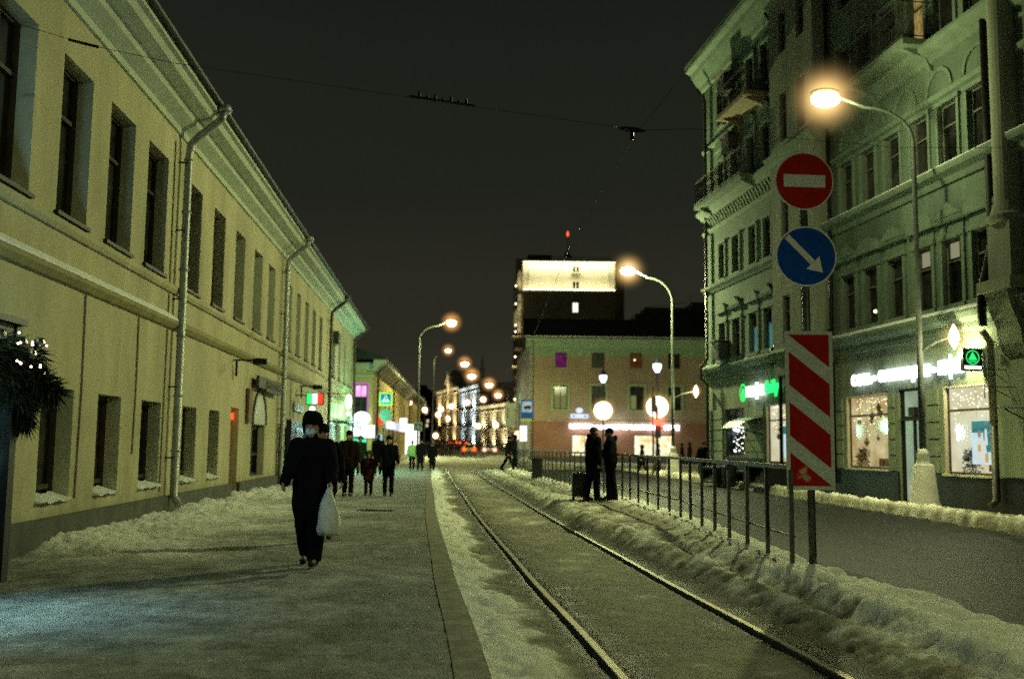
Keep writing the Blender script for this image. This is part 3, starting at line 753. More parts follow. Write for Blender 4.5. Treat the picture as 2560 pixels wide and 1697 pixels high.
# fixtures on the facade, each a thing of its own
q = MB(); q.fbox(FL, 27.2, 28.3, 3.02, 3.34, .14, .22); q.fbox(FL, 28.4, 31.0, 2.96, 3.34, .14, .22); q.fbox(FL, 27.4, 30.6, 3.1, 3.16, .0, .14)
o = q.build('shop_board', mat('board_black', (.03, .03, .025), (.06, .055, .045), 8, .6)); tag(o, 'unlit dark shop name board over the arched window of the yellow building', 'shop sign')
t_ = text_mesh('МАГАЗИН', 'lettering', mat('letter_grey', (.16, .15, .11)), o, FL.P(28.5, 3.06, .222), (FL.P(31, 0)[0] - FL.P(28.4, 0)[0], 2.6, 0), (0, 0, 1), 2.3, .2, .015)
t_.scale = (1, 1, 1)
q = MB(); q.fbox(FL, 26.55, 27.05, 2.05, 2.95, .03, .10)
o = q.build('wall_board', mat('board_rust', (.10, .05, .02), (.2, .11, .05), 7, .7)); tag(o, 'rust brown upright board beside the arched shop window', 'board')
nb = thing('notice_board', FL.P(33.6, 0, .4), 'tall black notice board with a pale printed price list by the wall', 'notice board')
q = MB(); q.fbox(FL, 31.95, 32.2, .1, 2.26, .25, .42); q.fbox(FL, 35.6, 35.75, .1, 2.22, .25, .40); q.fbox(FL, 32.2, 35.6, .15, 2.20, .28, .36); q.build('board', M['black'], nb)
q = MB(); q.fbox(FL, 33.3, 35.0, 1.0, 2.0, .361, .372); q.build('list_sheet', mat('list_dark', (.03, .035, .03), (.05, .055, .05), 8, .4), nb)
q = MB()
for i in range(11): q.fbox(FL, 33.42, 33.42 + random.uniform(1.1, 1.45), 1.92 - i * .082, 1.945 - i * .082, .373, .378)
q.fbox(FL, 33.4, 34.9, .68, .86, .362, .372); q.build('print_line', mat('list_pale', (.20, .22, .17)), nb)
q = MB(); q.fbox(FL, 34.8, 37.0, 2.62, 2.92, .03, .09); o = q.build('name_plate', mat('plate_grey', (.14, .14, .12), (.32, .32, .27), 9, .5)); tag(o, 'small grey name plate mounted above the black notice board', 'plate')
for y_, h_, nm in ((24.75, .40, 'first'), (36.1, .42, 'second')):
    q = MB(); q.tube([FL.P(y_, 3.55, .02), FL.P(y_, 3.55, .75)], .025, 6); q.tube([FL.P(y_, 3.55, .1), FL.P(y_, 3.55 - h_, .1)], .03, 6); q.fbox(FL, y_ - .06, y_ + .06, 3.45, 3.6, .5, .85)
    o = q.build('sign_bracket', M['iron']); tag(o, ('black iron bracket arm on the yellow wall above the brown door' if nm == 'first' else 'black iron bracket arm on the yellow wall beyond the notice board'), 'bracket')
# three colour blade sign
bs_ = thing('blade_sign', FL.P(35.6, 2.9, .5), 'lit blade sign in green, white and red stripes projecting from the wall', 'shop sign')
q = MB(); q.fbox(FL, 35.55, 35.68, 2.86, 3.30, .36, .98); q.tube([FL.P(35.6, 3.2, 0), FL.P(35.6, 3.2, .36)], .02, 6); q.build('casing', M['iron'], bs_)
for i, c in enumerate(((.05, 1, .25), (1, .95, .9), (1, .06, .03))):
    q = MB(); q.fbox(FL, 35.53, 35.548, 2.89, 3.27, .39 + i * .19, .57 + i * .19); q.build('stripe', emis('blade_%d' % i, c, 1.3), bs_)
q = MB(); q.ball(FL.P(35.6, 2.70, .58), .10); q.build('lamp', emis('blade_lamp', (.85, .95, 1), 4), bs_)
# green lit sign
gs = thing('shop_sign', FL.P(48.5, 3, .1), 'lit green and yellow shop sign on the yellow wall above an iron canopy', 'shop sign')
q = MB(); q.fbox(FL, 46.2, 51.2, 2.72, 3.38, .03, .16); q.build('light_box', emis_var('green_box', (.30, 1, .25), (.85, 1, .65), 1.5, .9, .35, .65), gs)
cn = thing('entrance_canopy', FL.P(48, 2.4, .5), 'black wrought iron canopy over a shop entrance under the green sign', 'canopy')
q = MB(); q.fbox(FL, 45.9, 50.2, 2.5, 2.54, .05, 1.2)
for i in range(6): q.tube([FL.P(46 + i * .8, 2.5, .05), FL.P(46 + i * .8, 2.46, .6), FL.P(46 + i * .8, 2.28, 1.15)], .02, 6)
q.tube([FL.P(45.9, 2.28, 1.16), FL.P(50.2, 2.28, 1.16)], .02, 6); q.build('frame', M['iron'], cn)
wl = thing('wall_lantern', FL.P(44.4, 3.4, .9), 'bright cream lantern on a wall bracket past the third downpipe', 'wall lamp')
q = MB(); q.ball(FL.P(44.6, 3.35, 1.0), .14, .14, .34); q.ball(FL.P(44.6, 2.83, 1.0), .09); q.build('lantern', emis('lantern_cream', (1, .9, .55), 5), wl)
q = MB(); q.tube([FL.P(44.6, 3.7, 0), FL.P(44.6, 3.72, 1.0), FL.P(44.6, 3.6, 1.0)], .018, 6); q.build('bracket', M['iron'], wl)
ac = thing('air_conditioner', FL.P(47, 6.3, .2), 'dark air conditioner box high on the far end of the yellow building', 'air conditioner')
q = MB(); q.fbox(FL, 45.6, 46.4, 6.05, 6.65, .05, .38); q.build('casing', M['pipe_brown'], ac, bevel=.02)
q = MB(); q.fbox(FL, 45.7, 46.3, 6.12, 6.58, .3805, .39); q.build('grille', M['iron'], ac)
# ---- porch at the left edge with its fir garland
po = thing('porch', (-5.6, 9.4, 0), 'dark framed glazed entrance porch at the left edge of the photo', 'porch')
FP = Fr(-4.60, LB, +1)
q = MB()
for y_ in (7.2, 8.9, 10.62): q.fbox(FP, y_, y_ + .15, 0, 2.75, -.17, .0)
q.fbox(FP, 7.2, 10.75, 2.3, 2.75, -.12, -.02); q.fbox(FP, 7.33, 10.62, 0, .55, -.11, -.04); q.fbox(FP, 7.2, 10.75, 2.751, 2.82, -.80, .06)
q.fbox(FP, 10.62, 10.75, 0, 2.75, -.80, -.6)
q.build('frame', M['black'], po)
q = MB(); q.quad(FP.P(7.3, .5, -.08), FP.P(10.6, .5, -.08), FP.P(10.6, 2.3, -.08), FP.P(7.3, 2.3, -.08)); q.quad(FP.P(10.7, .2, -.15), FP.P(10.7, .2, -.6), FP.P(10.7, 2.3, -.6), FP.P(10.7, 2.3, -.15))
q.build('pane', glass('porch_glass', (.75, .9, .9)), po)
q = MB(); q.quad(FP.P(7.2, .4, -.57), FP.P(10.6, .4, -.57), FP.P(10.6, 2.3, -.57), FP.P(7.2, 2.3, -.57)); q.build('lit_interior', emis_var('porch_int', (.02, .03, .03), (.30, .52, .52), .7, 3.5, .45, .8, (3, 3, .6)), po)
q = MB()
for y_, z_ in ((10.2, 1.75), (10.45, 1.32), (9.7, 1.6), (8.4, 1.7)): q.ball(FP.P(y_, z_, -.3), .05)
build_each(q, 'lamp', emis('porch_lamp', (.5, 1, 1), 10), po)
q = MB(); q.fbox(FP, 7.4, 9.4, 2.84, 3.30, -.5, -.38); q.build('light_box', emis('porch_sign', (.42, .85, 1), 2.0), po)
lamp_light('porch_light', FP.P(8.6, 2.2, .1), po, 420, (.42, .82, 1.0), 'SPOT', 84, 1.0, .35, aim=FP.P(8.6, 0, .9))
lamp_light('sign_light', FP.P(9.0, 3.1, -.2), po, 120, (.42, .82, 1.0), 'POINT', radius=.2)
gl = thing('fir_garland', FP.P(9.8, 2.3, .1), 'thick dark fir garland with warm fairy lights hung on the porch top', 'garland')
def needles(mb, c, n, rad, ln, droop=.5):
    for _ in range(n):
        t, ph = random.uniform(0, 2 * PI), math.acos(random.uniform(-1, 1)); r = rad * random.random() ** .5
        dv = Vector((math.sin(ph) * math.cos(t), math.sin(ph) * math.sin(t), math.cos(ph)))
        p = Vector(c) + dv * r
        e = (dv + Vector((0, 0, -droop))).normalized() * ln * random.uniform(.6, 1.3)
        s_ = dv.cross(Vector((random.random(), random.random(), random.random()))).normalized() * random.uniform(.010, .018)
        mb.add([p - s_, p + s_, p + e], [(0, 1, 2)])
q = MB()
for i in range(26):
    y_ = 7.2 + i * .14
    drop = .30 * math.sin(i * .9) * .3 + (.10 if i > 20 else 0) - (.02 * max(0, i - 21)) ** 1
    needles(q, FP.P(y_, 2.38 - drop * .5, .10), 150, .19, .15)
    if i % 2 == 0: needles(q, FP.P(y_ + .05, 2.10 - drop, .16), 110, .13, .17, .9)
for k_ in range(10): needles(q, FP.P(10.70 + .02 * k_, 2.38 - .075 * k_, .12 - .01 * k_), 150, .17 - .010 * k_, .15, .9)
for k_ in range(7): needles(q, FP.P(10.5 + .03 * k_, 2.2 - .03 * k_, .24 + .02 * k_), 120, .13, .15, .6)
q.build('branches', mat('fir_green', (.010, .020, .012), (.022, .038, .02), 9, .8), gl)
q = MB()
for _ in range(34): 
    a_ = random.uniform(8.2, 10.95); q.ball(FP.P(a_, random.uniform(1.95, 2.62), random.uniform(.26, .38)), .011, seg=8, rings=6)
q.build('fairy_lights', emis('fairy_warm', (1, .88, .55), 9), gl)
q = MB()
for a_, z_ in ((10.1, 2.52), (10.35, 2.42), (9.6, 2.55), (10.55, 2.56)): q.ball(FP.P(a_, z_, .27), .06)
build_each(q, 'bauble', mat('bauble_silver', (.6, .62, .6), None, rough=.2, metal=1.0), gl)
# ================================================================== RIGHT: GREEN ORNATE CORNER BUILDING
FR = Fr(RA, RB, -1)
gb = thing('green_building', FR.P(30, 0, 0), 'tall pale green ornate stucco building with shops at street level, cornices and balconies', 'building')
YR0, YR1 = 15.0, 42.4
F2 = [(y, y + .80) for y in (16.2, 17.6, 19.0, 22.30, 23.55, 24.85, 26.25, 27.62, 28.95)]
F2L = [(34.65, 35.2), (35.15, 35.95), (36.6, 37.4), (38.35, 39.2), (40.0, 40.75)][1:]
opn = [(a, b, 5.05, 6.68) for a, b in F2] + [(a, b, 8.52, 10.08) for a, b in F2] + [(a, b, 5.05, 6.55) for a, b in F2L] + [(a + .05, b - .05, 8.38, 9.85) for a, b in F2L]
opn += [(a, b, 11.95, 13.75) for a, b in F2] + [(a + .05, b - .05, 11.75, 13.35) for a, b in F2L] + [(a + .05, b - .05, 14.85, 16.45) for a, b in F2L] + [(a, b, 15.0, 16.6) for a, b in F2]
W1 = (27.35, 29.75, .98, 3.07); DR = (25.5, 26.75, .16, 3.12); W2 = (22.55, 24.6, .95, 3.08); WL = (33.99, 35.95, 1.0, 3.08); DW = (38.15, 40.3, 1.15, 3.05)
gf = [W1, DR, W2, WL, DW]
q = MB(); facade(q, FR, YR0, YR1, 4.32, 17.4, opn, .16); q.build('wall', M['green1'], gb)
q = MB(); facade(q, FR, YR0, YR1, 0.0, 4.32, gf, .14)
q.build('shop_wall', M['shop_cream'], gb)
e0 = FR.P(YR1, 0); q = MB(); q.quad(e0, (e0[0] + 15, e0[1] + 1.5, 0), (e0[0] + 15, e0[1] + 1.5, 17.4), (e0[0], e0[1], 17.4)); q.build('end_wall', M['green1'], gb)
q = MB(); q.extr(FR, YR0, YR1 + .3, [(.3, 18.35), (.3, 18.4), (-5, 20), (-14, 18.3)]); q.build('roof', M['roof_dark'], gb)
# cornices and string courses
q = MB()
q.extr(FR, YR0, 30.5, [(.002, 4.30), (.10, 4.32), (.14, 4.42), (.14, 4.52), (.30, 4.62), (.34, 4.74), (.34, 4.80), (.10, 4.9), (.002, 4.98)])
q.extr(FR, 34.05, YR1 + .12, [(.002, 4.30), (.10, 4.32), (.14, 4.42), (.14, 4.52), (.26, 4.62), (.30, 4.74), (.30, 4.80), (.10, 4.9), (.002, 4.98)])
q.extr(FR, YR0, 30.5, [(.002, 8.02), (.06, 8.05), (.12, 8.2), (.28, 8.3), (.32, 8.38), (.32, 8.44), (.002, 8.5)])
q.extr(FR, 34.05, YR1 + .1, [(.002, 7.95), (.06, 7.98), (.1, 8.05), (.20, 8.16), (.22, 8.26), (.002, 8.32)])
q.extr(FR, YR0, 30.5, [(.002, 10.28), (.08, 10.32), (.10, 10.44), (.002, 10.48)])
q.extr(FR, YR0, 30.5, [(.002, 11.28), (.10, 11.32), (.16, 11.45), (.36, 11.55), (.42, 11.66), (.42, 11.74), (.002, 11.85)])
q.extr(FR, 34.05, YR1 + .15, [(.002, 10.50), (.10, 10.55), (.14, 10.70), (.002, 10.74)])
q.extr(FR, 34.05, YR1 + .2, [(.002, 11.20), (.14, 11.25), (.22, 11.34), (.36, 11.42), (.40, 11.50), (.40, 11.56), (.002, 11.64)])
q.extr(FR, 34.05, YR1 + .2, [(.002, 14.2), (.06, 14.22), (.12, 14.34), (.002, 14.4)])
q.extr(FR, YR0, YR1 + .5, [(.0, 17.05), (.08, 17.1), (.14, 17.3), (.44, 17.75), (.50, 17.9), (.72, 18.0), (.76, 18.2), (.76, 18.3), (.0, 18.34)])
build_each(q, 'cornice', M['green2'], gb, .001)
q = MB() # snow caught on the street cornice
q.extr(FR, YR0, 30.5, [(.10, 4.905), (.345, 4.805), (.345, 4.83), (.10, 4.95)]); q.extr(FR, YR0, 30.5, [(.05, 8.50), (.325, 8.445), (.325, 8.47), (.05, 8.53)]); build_each(q, 'cornice_snow', M['snow'], gb)
# brackets of the frieze and arcs of the panels
q = MB()
for i in range(26):
    y_ = 34.4 + i * .30; q.extr(FR, y_, y_ + .13, [(.002, 10.78), (.06, 10.82), (.09, 10.95), (.20, 11.12), (.20, 11.19), (.002, 11.19)])
for i in range(9):
    y_ = 15.6 + i * 1.62
    for j in range(8):
        t0, t1 = PI * j / 8, PI * (j + 1) / 8
        g = lambda r, t, n_: FR.P(y_ + .6 + r * math.cos(t), 10.52 + r * math.sin(t), n_)
        q.hexa([g(.50, t0, .003), g(.60, t0, .003), g(.60, t1, .003), g(.50, t1, .003), g(.50, t0, .05), g(.60, t0, .05), g(.60, t1, .05), g(.50, t1, .05)])
build_each(q, 'frieze_ornament', M['green2'], gb)
# window surrounds with little pediments
q = MB()
def surround(a, b, c, d_, ped, t=.13):
    q.fbox(FR, a - t, a - .005, c, d_, .002, .06); q.fbox(FR, b + .005, b + t, c, d_, .002, .06); q.fbox(FR, a - t - .04, b + t + .04, d_ + .005, d_ + .12, .002, .09)
    q.fbox(FR, a - t - .04, b + t + .04, c - .12, c - .005, .002, .12)
    if ped:
        m_ = (a + b) / 2; w_ = (b - a) / 2 + t + .10
        q.fbox(FR, a - t + .02, b + t - .02, d_ + .125, d_ + .40, .002, .035)
        if ped == 1:
            q.extr(FR, m_ - w_, m_ + w_, [(.002, d_ + .40), (.15, d_ + .42), (.18, d_ + .50), (.002, d_ + .53)])
            pr = [(m_ - w_, d_ + .53), (m_ + w_, d_ + .53), (m_, d_ + .88)]
        else:
            pr = [(m_ + w_ * math.cos(s_), d_ + .42 + .42 * math.sin(s_)) for s_ in [PI * i / 12 for i in range(13)]]
        k = len(pr); q.add([FR.P(u, z, .003) for u, z in pr] + [FR.P(u, z, .15) for u, z in pr], [tuple(range(k)), tuple(range(k, 2 * k))] + [(i, (i + 1) % k, (i + 1) % k + k, i + k) for i in range(k)])
for i, (a, b) in enumerate(F2): surround(a, b, 5.05, 6.68, 1 + i % 2); surround(a, b, 8.52, 10.08, 0, .10); surround(a, b, 11.95, 13.75, 0)
for i, (a, b) in enumerate(F2L): surround(a, b, 5.05, 6.55, 1 + i % 2); surround(a + .05, b - .05, 8.38, 9.85, 0); surround(a + .05, b - .05, 11.75, 13.35, 2); surround(a + .05, b - .05, 14.85, 16.45, 0)
build_each(q, 'window_surround', M['green2'], gb)
lit_warm = emis_var('lit_warm_room', (.55, .30, .07), (.95, .62, .22), .55, 2.2)
lit_pale = emis('lit_pale', (.75, .70, .42), .35)
lit_teal = emis_var('lit_teal_room', (.05, .22, .22), (.14, .42, .42), .5, 2.0)
fr_m = mat('window_frame_grey', (.10, .115, .09), (.16, .17, .13), 5, .6)
def gw(o, back=None): return window(FR, o, .14, gb, fr_m, M['pane_dark'] if not back else glass('house_glass'), 0, (.66,), .045, back=back)
for i, (a, b) in enumerate(F2):
    w_ = gw((a, b, 5.05, 6.68))
    if 23.4 < a < 25.2:
        q = MB(); q.quad(*[FR.P(u, z, -.139) for u, z in ((a + .36, 6.22), (a + .74, 6.22), (a + .74, 6.6), (a + .36, 6.6))]); q.build('lit_fanlight', lit_pale, w_)
    if 27.5 < a < 28: 
        q = MB(); q.ball(FR.P(a + .45, 5.42, -.11), .05, seg=8, rings=6); q.build('lamp', emis('window_lamp', (1, .9, .5), 3), w_)
    gw((a, b, 8.52, 10.08)); gw((a, b, 15.0, 16.6))
    gw((a, b, 11.95, 13.75), back=(lit_warm, .3) if 24.8 < a < 25 else None)
for i, (a, b) in enumerate(F2L):
    w_ = gw((a, b, 5.05, 6.55))
    if i in (0, 1): q = MB(); q.quad(*[FR.P(u, z, -.139) for u, z in ((a + .3, 5.1), (b - .06, 5.1), (b - .06, 6.02), (a + .3, 6.02))]); q.build('lit_blind', lit_teal, w_)
    gw((a + .05, b - .05, 8.38, 9.85)); gw((a + .05, b - .05, 11.75, 13.35)); gw((a + .05, b - .05, 14.85, 16.45))
# projecting bay of four storeys
q = MB()
FB = Fr(RA - .46, RB, -1)
bo = [(31.15, 31.75, 5.0, 6.6), (32.6, 33.2, 5.0, 6.6), (31.15, 31.75, 8.4, 9.9), (32.6, 33.2, 8.4, 9.9), (31.15, 31.75, 11.9, 13.6), (32.6, 33.2, 11.9, 13.6), (31.15, 31.75, 15, 16.5), (32.6, 33.2, 15, 16.5)]
facade(q, FB, 30.52, 34.02, 3.95, 17.0, bo, .14)
for y_ in (30.52, 34.02): q.quad(FR.P(y_, 3.95, .002), FB.P(y_, 3.95, 0), FB.P(y_, 17.0, 0), FR.P(y_, 17.0, .002))
q.quad(FR.P(30.52, 3.95, .0), FB.P(30.52, 3.95, 0), FB.P(34.02, 3.95, 0), FR.P(34.02, 3.95, .0))
by_ = q.build('bay', M['grey_green'], gb)
q = MB(); q.extr(FB, 30.4, 34.15, [(.0, 17.0), (.2, 17.2), (.45, 17.6), (.45, 17.7), (0, 17.8)]); q.extr(FB, 30.42, 34.12, [(.002, 4.4), (.12, 4.5), (.2, 4.7), (.002, 4.85)]); q.extr(FB, 30.42, 34.12, [(.002, 11.2), (.12, 11.3), (.26, 11.5), (.002, 11.6)]); build_each(q, 'bay_cornice', M['green2'], by_)
for i, o in enumerate(bo):
    m_ = MB(); a, b, c, d_ = o
    m_.fbox(FB, a, a + .05, c, d_, -.13, -.08); m_.fbox(FB, b - .05, b, c, d_, -.13, -.08); m_.fbox(FB, a + .05, b - .05, d_ - .05, d_, -.13, -.08); m_.fbox(FB, a + .05, b - .05, c, c + .05, -.13, -.08); m_.fbox(FB, a + .05, b - .05, c + 1.05, c + 1.10, -.13, -.08)
    w_ = m_.build('window', fr_m, gb)
    m_ = MB(); m_.quad(*[FB.P(u, z, -.135) for u, z in ((a, c), (b, c), (b, d_), (a, d_))]); m_.build('pane', M['pane_dark'], w_)
    if i == 0:
        m_ = MB(); m_.quad(*[FB.P(u, z, -.132) for u, z in ((a + .12, c + .06), (b - .05, c + .06), (b - .05, c + 1.0), (a + .12, c + 1.0))]); m_.build('lit_blind', lit_teal, w_)
# street level: dark plinth, rusticated piers, jambs
q = MB()
for a, b in ((YR0, 25.49), (26.76, YR1 + .05)): q.fbox(FR, a, b, 0, .93, .002, .07)
build_each(q, 'plinth', M['black'], gb)
q = MB()
for a, b in ((YR0 + .5, 22.0), (24.8, 25.3), (26.95, 27.2), (29.95, 33.8), (36.15, 38.0), (40.5, YR1)):
    z = .96
    while z < 3.05: q.fbox(FR, a, b, z, z + .38, .002, .05); z += .425
build_each(q, 'rustication', M['shop_cream'], gb, .06)
q = MB()
for o in (W1, W2, WL): q.fbox(FR, o[1] - .05, o[1] - .003, o[2], o[3] - .003, -.13, .012); q.fbox(FR, o[0], o[1] - .055, o[3] - .05, o[3] - .003, -.12, .012); q.fbox(FR, o[0], o[1], o[2] - .05, o[2] - .003, .0, .10)
build_each(q, 'window_jamb', M['cream'], gb)
room = emis_var('shop_room', (.80, .60, .32), (1.0, .90, .66), .95, 1.3)
room_am = emis_var('shop_room_amber', (.50, .28, .09), (1.0, .74, .40), .85, 1.6)
room_dk = emis_var('shop_room_dark', (.006, .008, .008), (.14, .20, .24), .7, 1.5, .5, .8)
sg = glass('shop_glass')
for o, rm_ in ((W1, room_am), (W2, room), (WL, room), (DW, room_dk)):
    window(FR, o, .13, gb, mat('shop_frame', (.05, .035, .02), (.09, .06, .035), 6, .5), sg, 0, (.72,), .055, back=(rm_, .32))
q = MB(); a, b, c, d_ = DR
q.fbox(FR, a, a + .08, c, d_, -.14, -.06); q.fbox(FR, b - .08, b, c, d_, -.14, -.06); q.fbox(FR, a + .08, b - .08, 2.28, 2.40, -.14, -.02); q.fbox(FR, a + .08, b - .08, d_ - .06, d_, -.14, -.06); q.fbox(FR, (a + b) / 2 - .04, (a + b) / 2 + .04, c, 2.28, -.13, -.07)
q.fbox(FR, a + .25, a + .55, 2.40, 2.62, -.10, .12)
dr = q.build('shop_door', M['iron'], gb)
q = MB(); q.quad(*[FR.P(u, z, -.10) for u, z in ((a, c), (b, c), (b, d_), (a, d_))]); q.build('pane', sg, dr)
q = MB(); q.quad(*[FR.P(u, z, -.35) for u, z in ((a, c), (b + .9, c), (b + .9, d_ + .1), (a, d_ + .1))]); q.build('lit_interior', emis_var('door_room', (.30, .38, .26), (.55, .62, .42), .75, 1.5), dr)
q = MB(); q.tube([FR.P(a + .5, 1.0, -.03), FR.P(a + .5, 1.5, -.03)], .02, 6); q.build('handle', M['steel'], dr)
q = MB(); q.fbox(FR, 25.4, 26.85, 0, .15, .075, .42); q.build('door_step', M['concrete'], gb)
# half column on its bracket, dark and pale downpipes
q = MB()
HC = FR.P(21.55, 0, .12)
q.lathe([(.34, 6.95), (.40, 6.72), (.46, 6.66), (.46, 6.55), (.40, 6.5)], (HC[0], HC[1], 0), 24); q.lathe([(.31, 6.9), (.31, 14.5), (.40, 14.7), (.40, 15)], (HC[0], HC[1], 0), 24)
q.fbox(FR, 21.15, 21.95, 5.25, 6.5, .003, .42); q.fbox(FR, 20.95, 22.15, 4.99, 5.24, .003, .60)
hc = q.build('half_column', M['grey_green'], gb)
q = MB(); q.extr(FR, 21.15, 21.95, [(.003, 3.55), (.12, 3.62), (.22, 3.85), (.28, 4.2), (.45, 4.6), (.55, 4.98), (.003, 4.98)]); q.fbox(FR, 20.2, 22.1, .95, 3.5, .04, .12); q.build('bracket', M['shop_cream'], hc)
q = MB(); q.tube([FR.P(22.22, 15, .12), FR.P(22.22, 6.2, .12), FR.P(22.2, 5.0, .45), FR.P(22.2, 4.3, .45)], .10, 10); q.build('downpipe', M['iron'], gb, smooth=True)
q = MB(); q.tube([FR.P(22.3, 4.2, .40), FR.P(22.3, 3.95, .22), FR.P(22.3, 2.1, .2)], .085, 12); q.build('downpipe', mat('pipe_pale', (.28, .29, .2), (.36, .36, .26), 5, .45, metal=.3), gb, smooth=True)
q = MB(); q.tube([FR.P(22.3, 2.095, .2), FR.P(22.3, .42, .2), FR.P(22.3, .30, .36)], .08, 12); q.build('downpipe', M['pipe_brown'], gb, smooth=True)
for y_, m_, zt in ((42.0, M['pipe_brown'], 17), (34.3, M['iron'], 17.0), (30.3, M['iron'], 16.5)):
    q = MB(); q.tube([FR.P(y_, zt, .5), FR.P(y_, zt - .5, .14), FR.P(y_, 5.2, .14), FR.P(y_, 4.9, .42), FR.P(y_, 4.4, .42), FR.P(y_, 4.1, .14), FR.P(y_, .5, .14)], .065, 8); q.build('downpipe', m_, gb, smooth=True)
# balconies with wrought iron
def balcony(y0, y1, z, dep, soff):
    q = MB(); q.fbox(FR, y0, y1, z - .16, z, .003, dep)
    for y_ in (y0 + .25, y1 - .4): q.extr(FR, y_, y_ + .15, [(.003, z - .75), (.08, z - .7), (.2, z - .4), (dep * .85, z - .2), (dep * .85, z - .165), (.003, z - .165)])
    b = q.build('balcony', soff, gb)
    r = MB(); E_ = dep - .04
    pts = [FR.P(y0 + .03, 0, .03), FR.P(y0 + .03, 0, E_), FR.P(y1 - .03, 0, E_), FR.P(y1 - .03, 0, .03)]
    for zz in (.08, .98):
        r.tube([(p[0], p[1], z + zz) for p in pts], .018, 6)
    segs = list(zip(pts, pts[1:]))
    for a, c in segs:
        l = math.dist(a, c); n = max(2, int(l / .17))
        for i in range(n + 1):
            t = i / n; x, y_ = a[0] + (c[0] - a[0]) * t, a[1] + (c[1] - a[1]) * t
            r.tube([(x, y_, z), (x, y_, z + .98)], .007, 5)
            if i < n: # scrolls
                x2, y2 = a[0] + (c[0] - a[0]) * (t + .5 / n), a[1] + (c[1] - a[1]) * (t + .5 / n)
                r.tube([(x2 + (c[0] - a[0]) / l * .05 * math.cos(s), y2 + (c[1] - a[1]) / l * .05 * math.cos(s), z + .75 + .14 * math.sin(s)) for s in [2 * PI * k / 10 for k in range(11)]], .007, 4)
                r.tube([(x2 + (c[0] - a[0]) / l * .05 * math.cos(s), y2 + (c[1] - a[1]) / l * .05 * math.cos(s), z + .3 + .17 * math.sin(s)) for s in [2 * PI * k / 10 for k in range(11)]], .007, 4)
    r.build('railing', mat('railing_iron', (.03, .035, .03), (.05, .055, .045), 6, .8), b)
balcony(24.3, 27.7, 11.86, .95, M['green2'])
balcony(36.2, 41.6, 11.66, .8, M['green2'])
balcony(35.2, 38.3, 14.45, .95, mat('balcony_soffit', (.26, .2, .12), (.34, .27, .17), 3, .9))
# ---- things fixed to the green building
for i, (y_, z_, lb) in enumerate(((40.1, 5.35, 'air conditioner box on the lowest window row of the green building'), (38.7, 13.5, 'air conditioner under the upper balcony of the green building'), (39.1, 16.1, 'air conditioner topmost on the green building below the eaves'))):
    a_ = thing('air_conditioner', FR.P(y_, z_, .3), lb, 'air conditioner', 'air conditioners on the green building')
    q = MB(); q.fbox(FR, y_ - .42, y_ + .42, z_ - .30, z_ + .30, .10, .46); q.build('casing', mat('ac_case', (.05, .055, .045), (.09, .09, .07), 5, .5), a_, bevel=.02)
    q = MB(); q.lathe([(.22, 0), (.22, .01)], (0, 0, 0), 16); q = MB()
    for k in range(5): q.fbox(FR, y_ - .34, y_ + .34, z_ - .22 + k * .1, z_ - .20 + k * .1, .461, .475)
    q.build('grille', M['iron'], a_)
    q = MB(); q.fbox(FR, y_ - .5, y_ + .5, z_ + .40, z_ + .43, .0, .62); q.build('cover', M['steel'], a_)
XD = (-RB, -1, 0)
sg1 = thing('shop_sign', FR.P(26.3, 3.5, .1), 'long row of glowing white letters above the shop door on the green building', 'shop sign')
lw_ = emis('letters_white', (.86, .95, 1.0), 6.0)
Lr = lambda a, b: math.dist(FR.P(a, 0), FR.P(b, 0))
for txt, ya, yb_, z0, z1 in (('сеть', 29.10, 27.92, 3.34, 3.66), ('•', 27.85, 27.68, 3.42, 3.56), ('свежая кухня', 27.52, 24.98, 3.26, 3.68), ('•', 24.86, 24.68, 3.44, 3.58), ('кофей', 24.55, 23.52, 3.24, 3.84)):
    text_mesh(txt, 'lettering', lw_, sg1, FR.P(ya, z0, .10), XD, (0, 0, 1), Lr(ya, yb_), z1 - z0, .05, .02)
q = MB(); q.fbox(FR, 23.5, 29.15, 3.46, 3.50, .03, .09); q.build('mounting_rail', M['iron'], sg1)
bx = thing('box_sign', FR.P(23.1, 3.6, .3), 'black hanging box sign with a green tree emblem beside the white letters', 'shop sign')
q = MB(); q.fbox(FR, 22.85, 22.97, 3.34, 3.86, .06, .54); q.tube([FR.P(22.9, 3.8, 0), FR.P(22.9, 3.8, .06)], .02, 6); q.build('casing', M['black'], bx)
FZ = lambda n_, z, e_=0: FR.P(22.97 + e_, z, n_)
q = MB()
def ring(mb, cn, cz, r0, r1, seg=28, e_=.004):
    for i in range(seg):
        a, b = 2 * PI * i / seg, 2 * PI * (i + 1) / seg
        mb.poly([FZ(cn + r * math.cos(t), cz + r * math.sin(t), e_) for r, t in ((r0, a), (r1, a), (r1, b), (r0, b))])
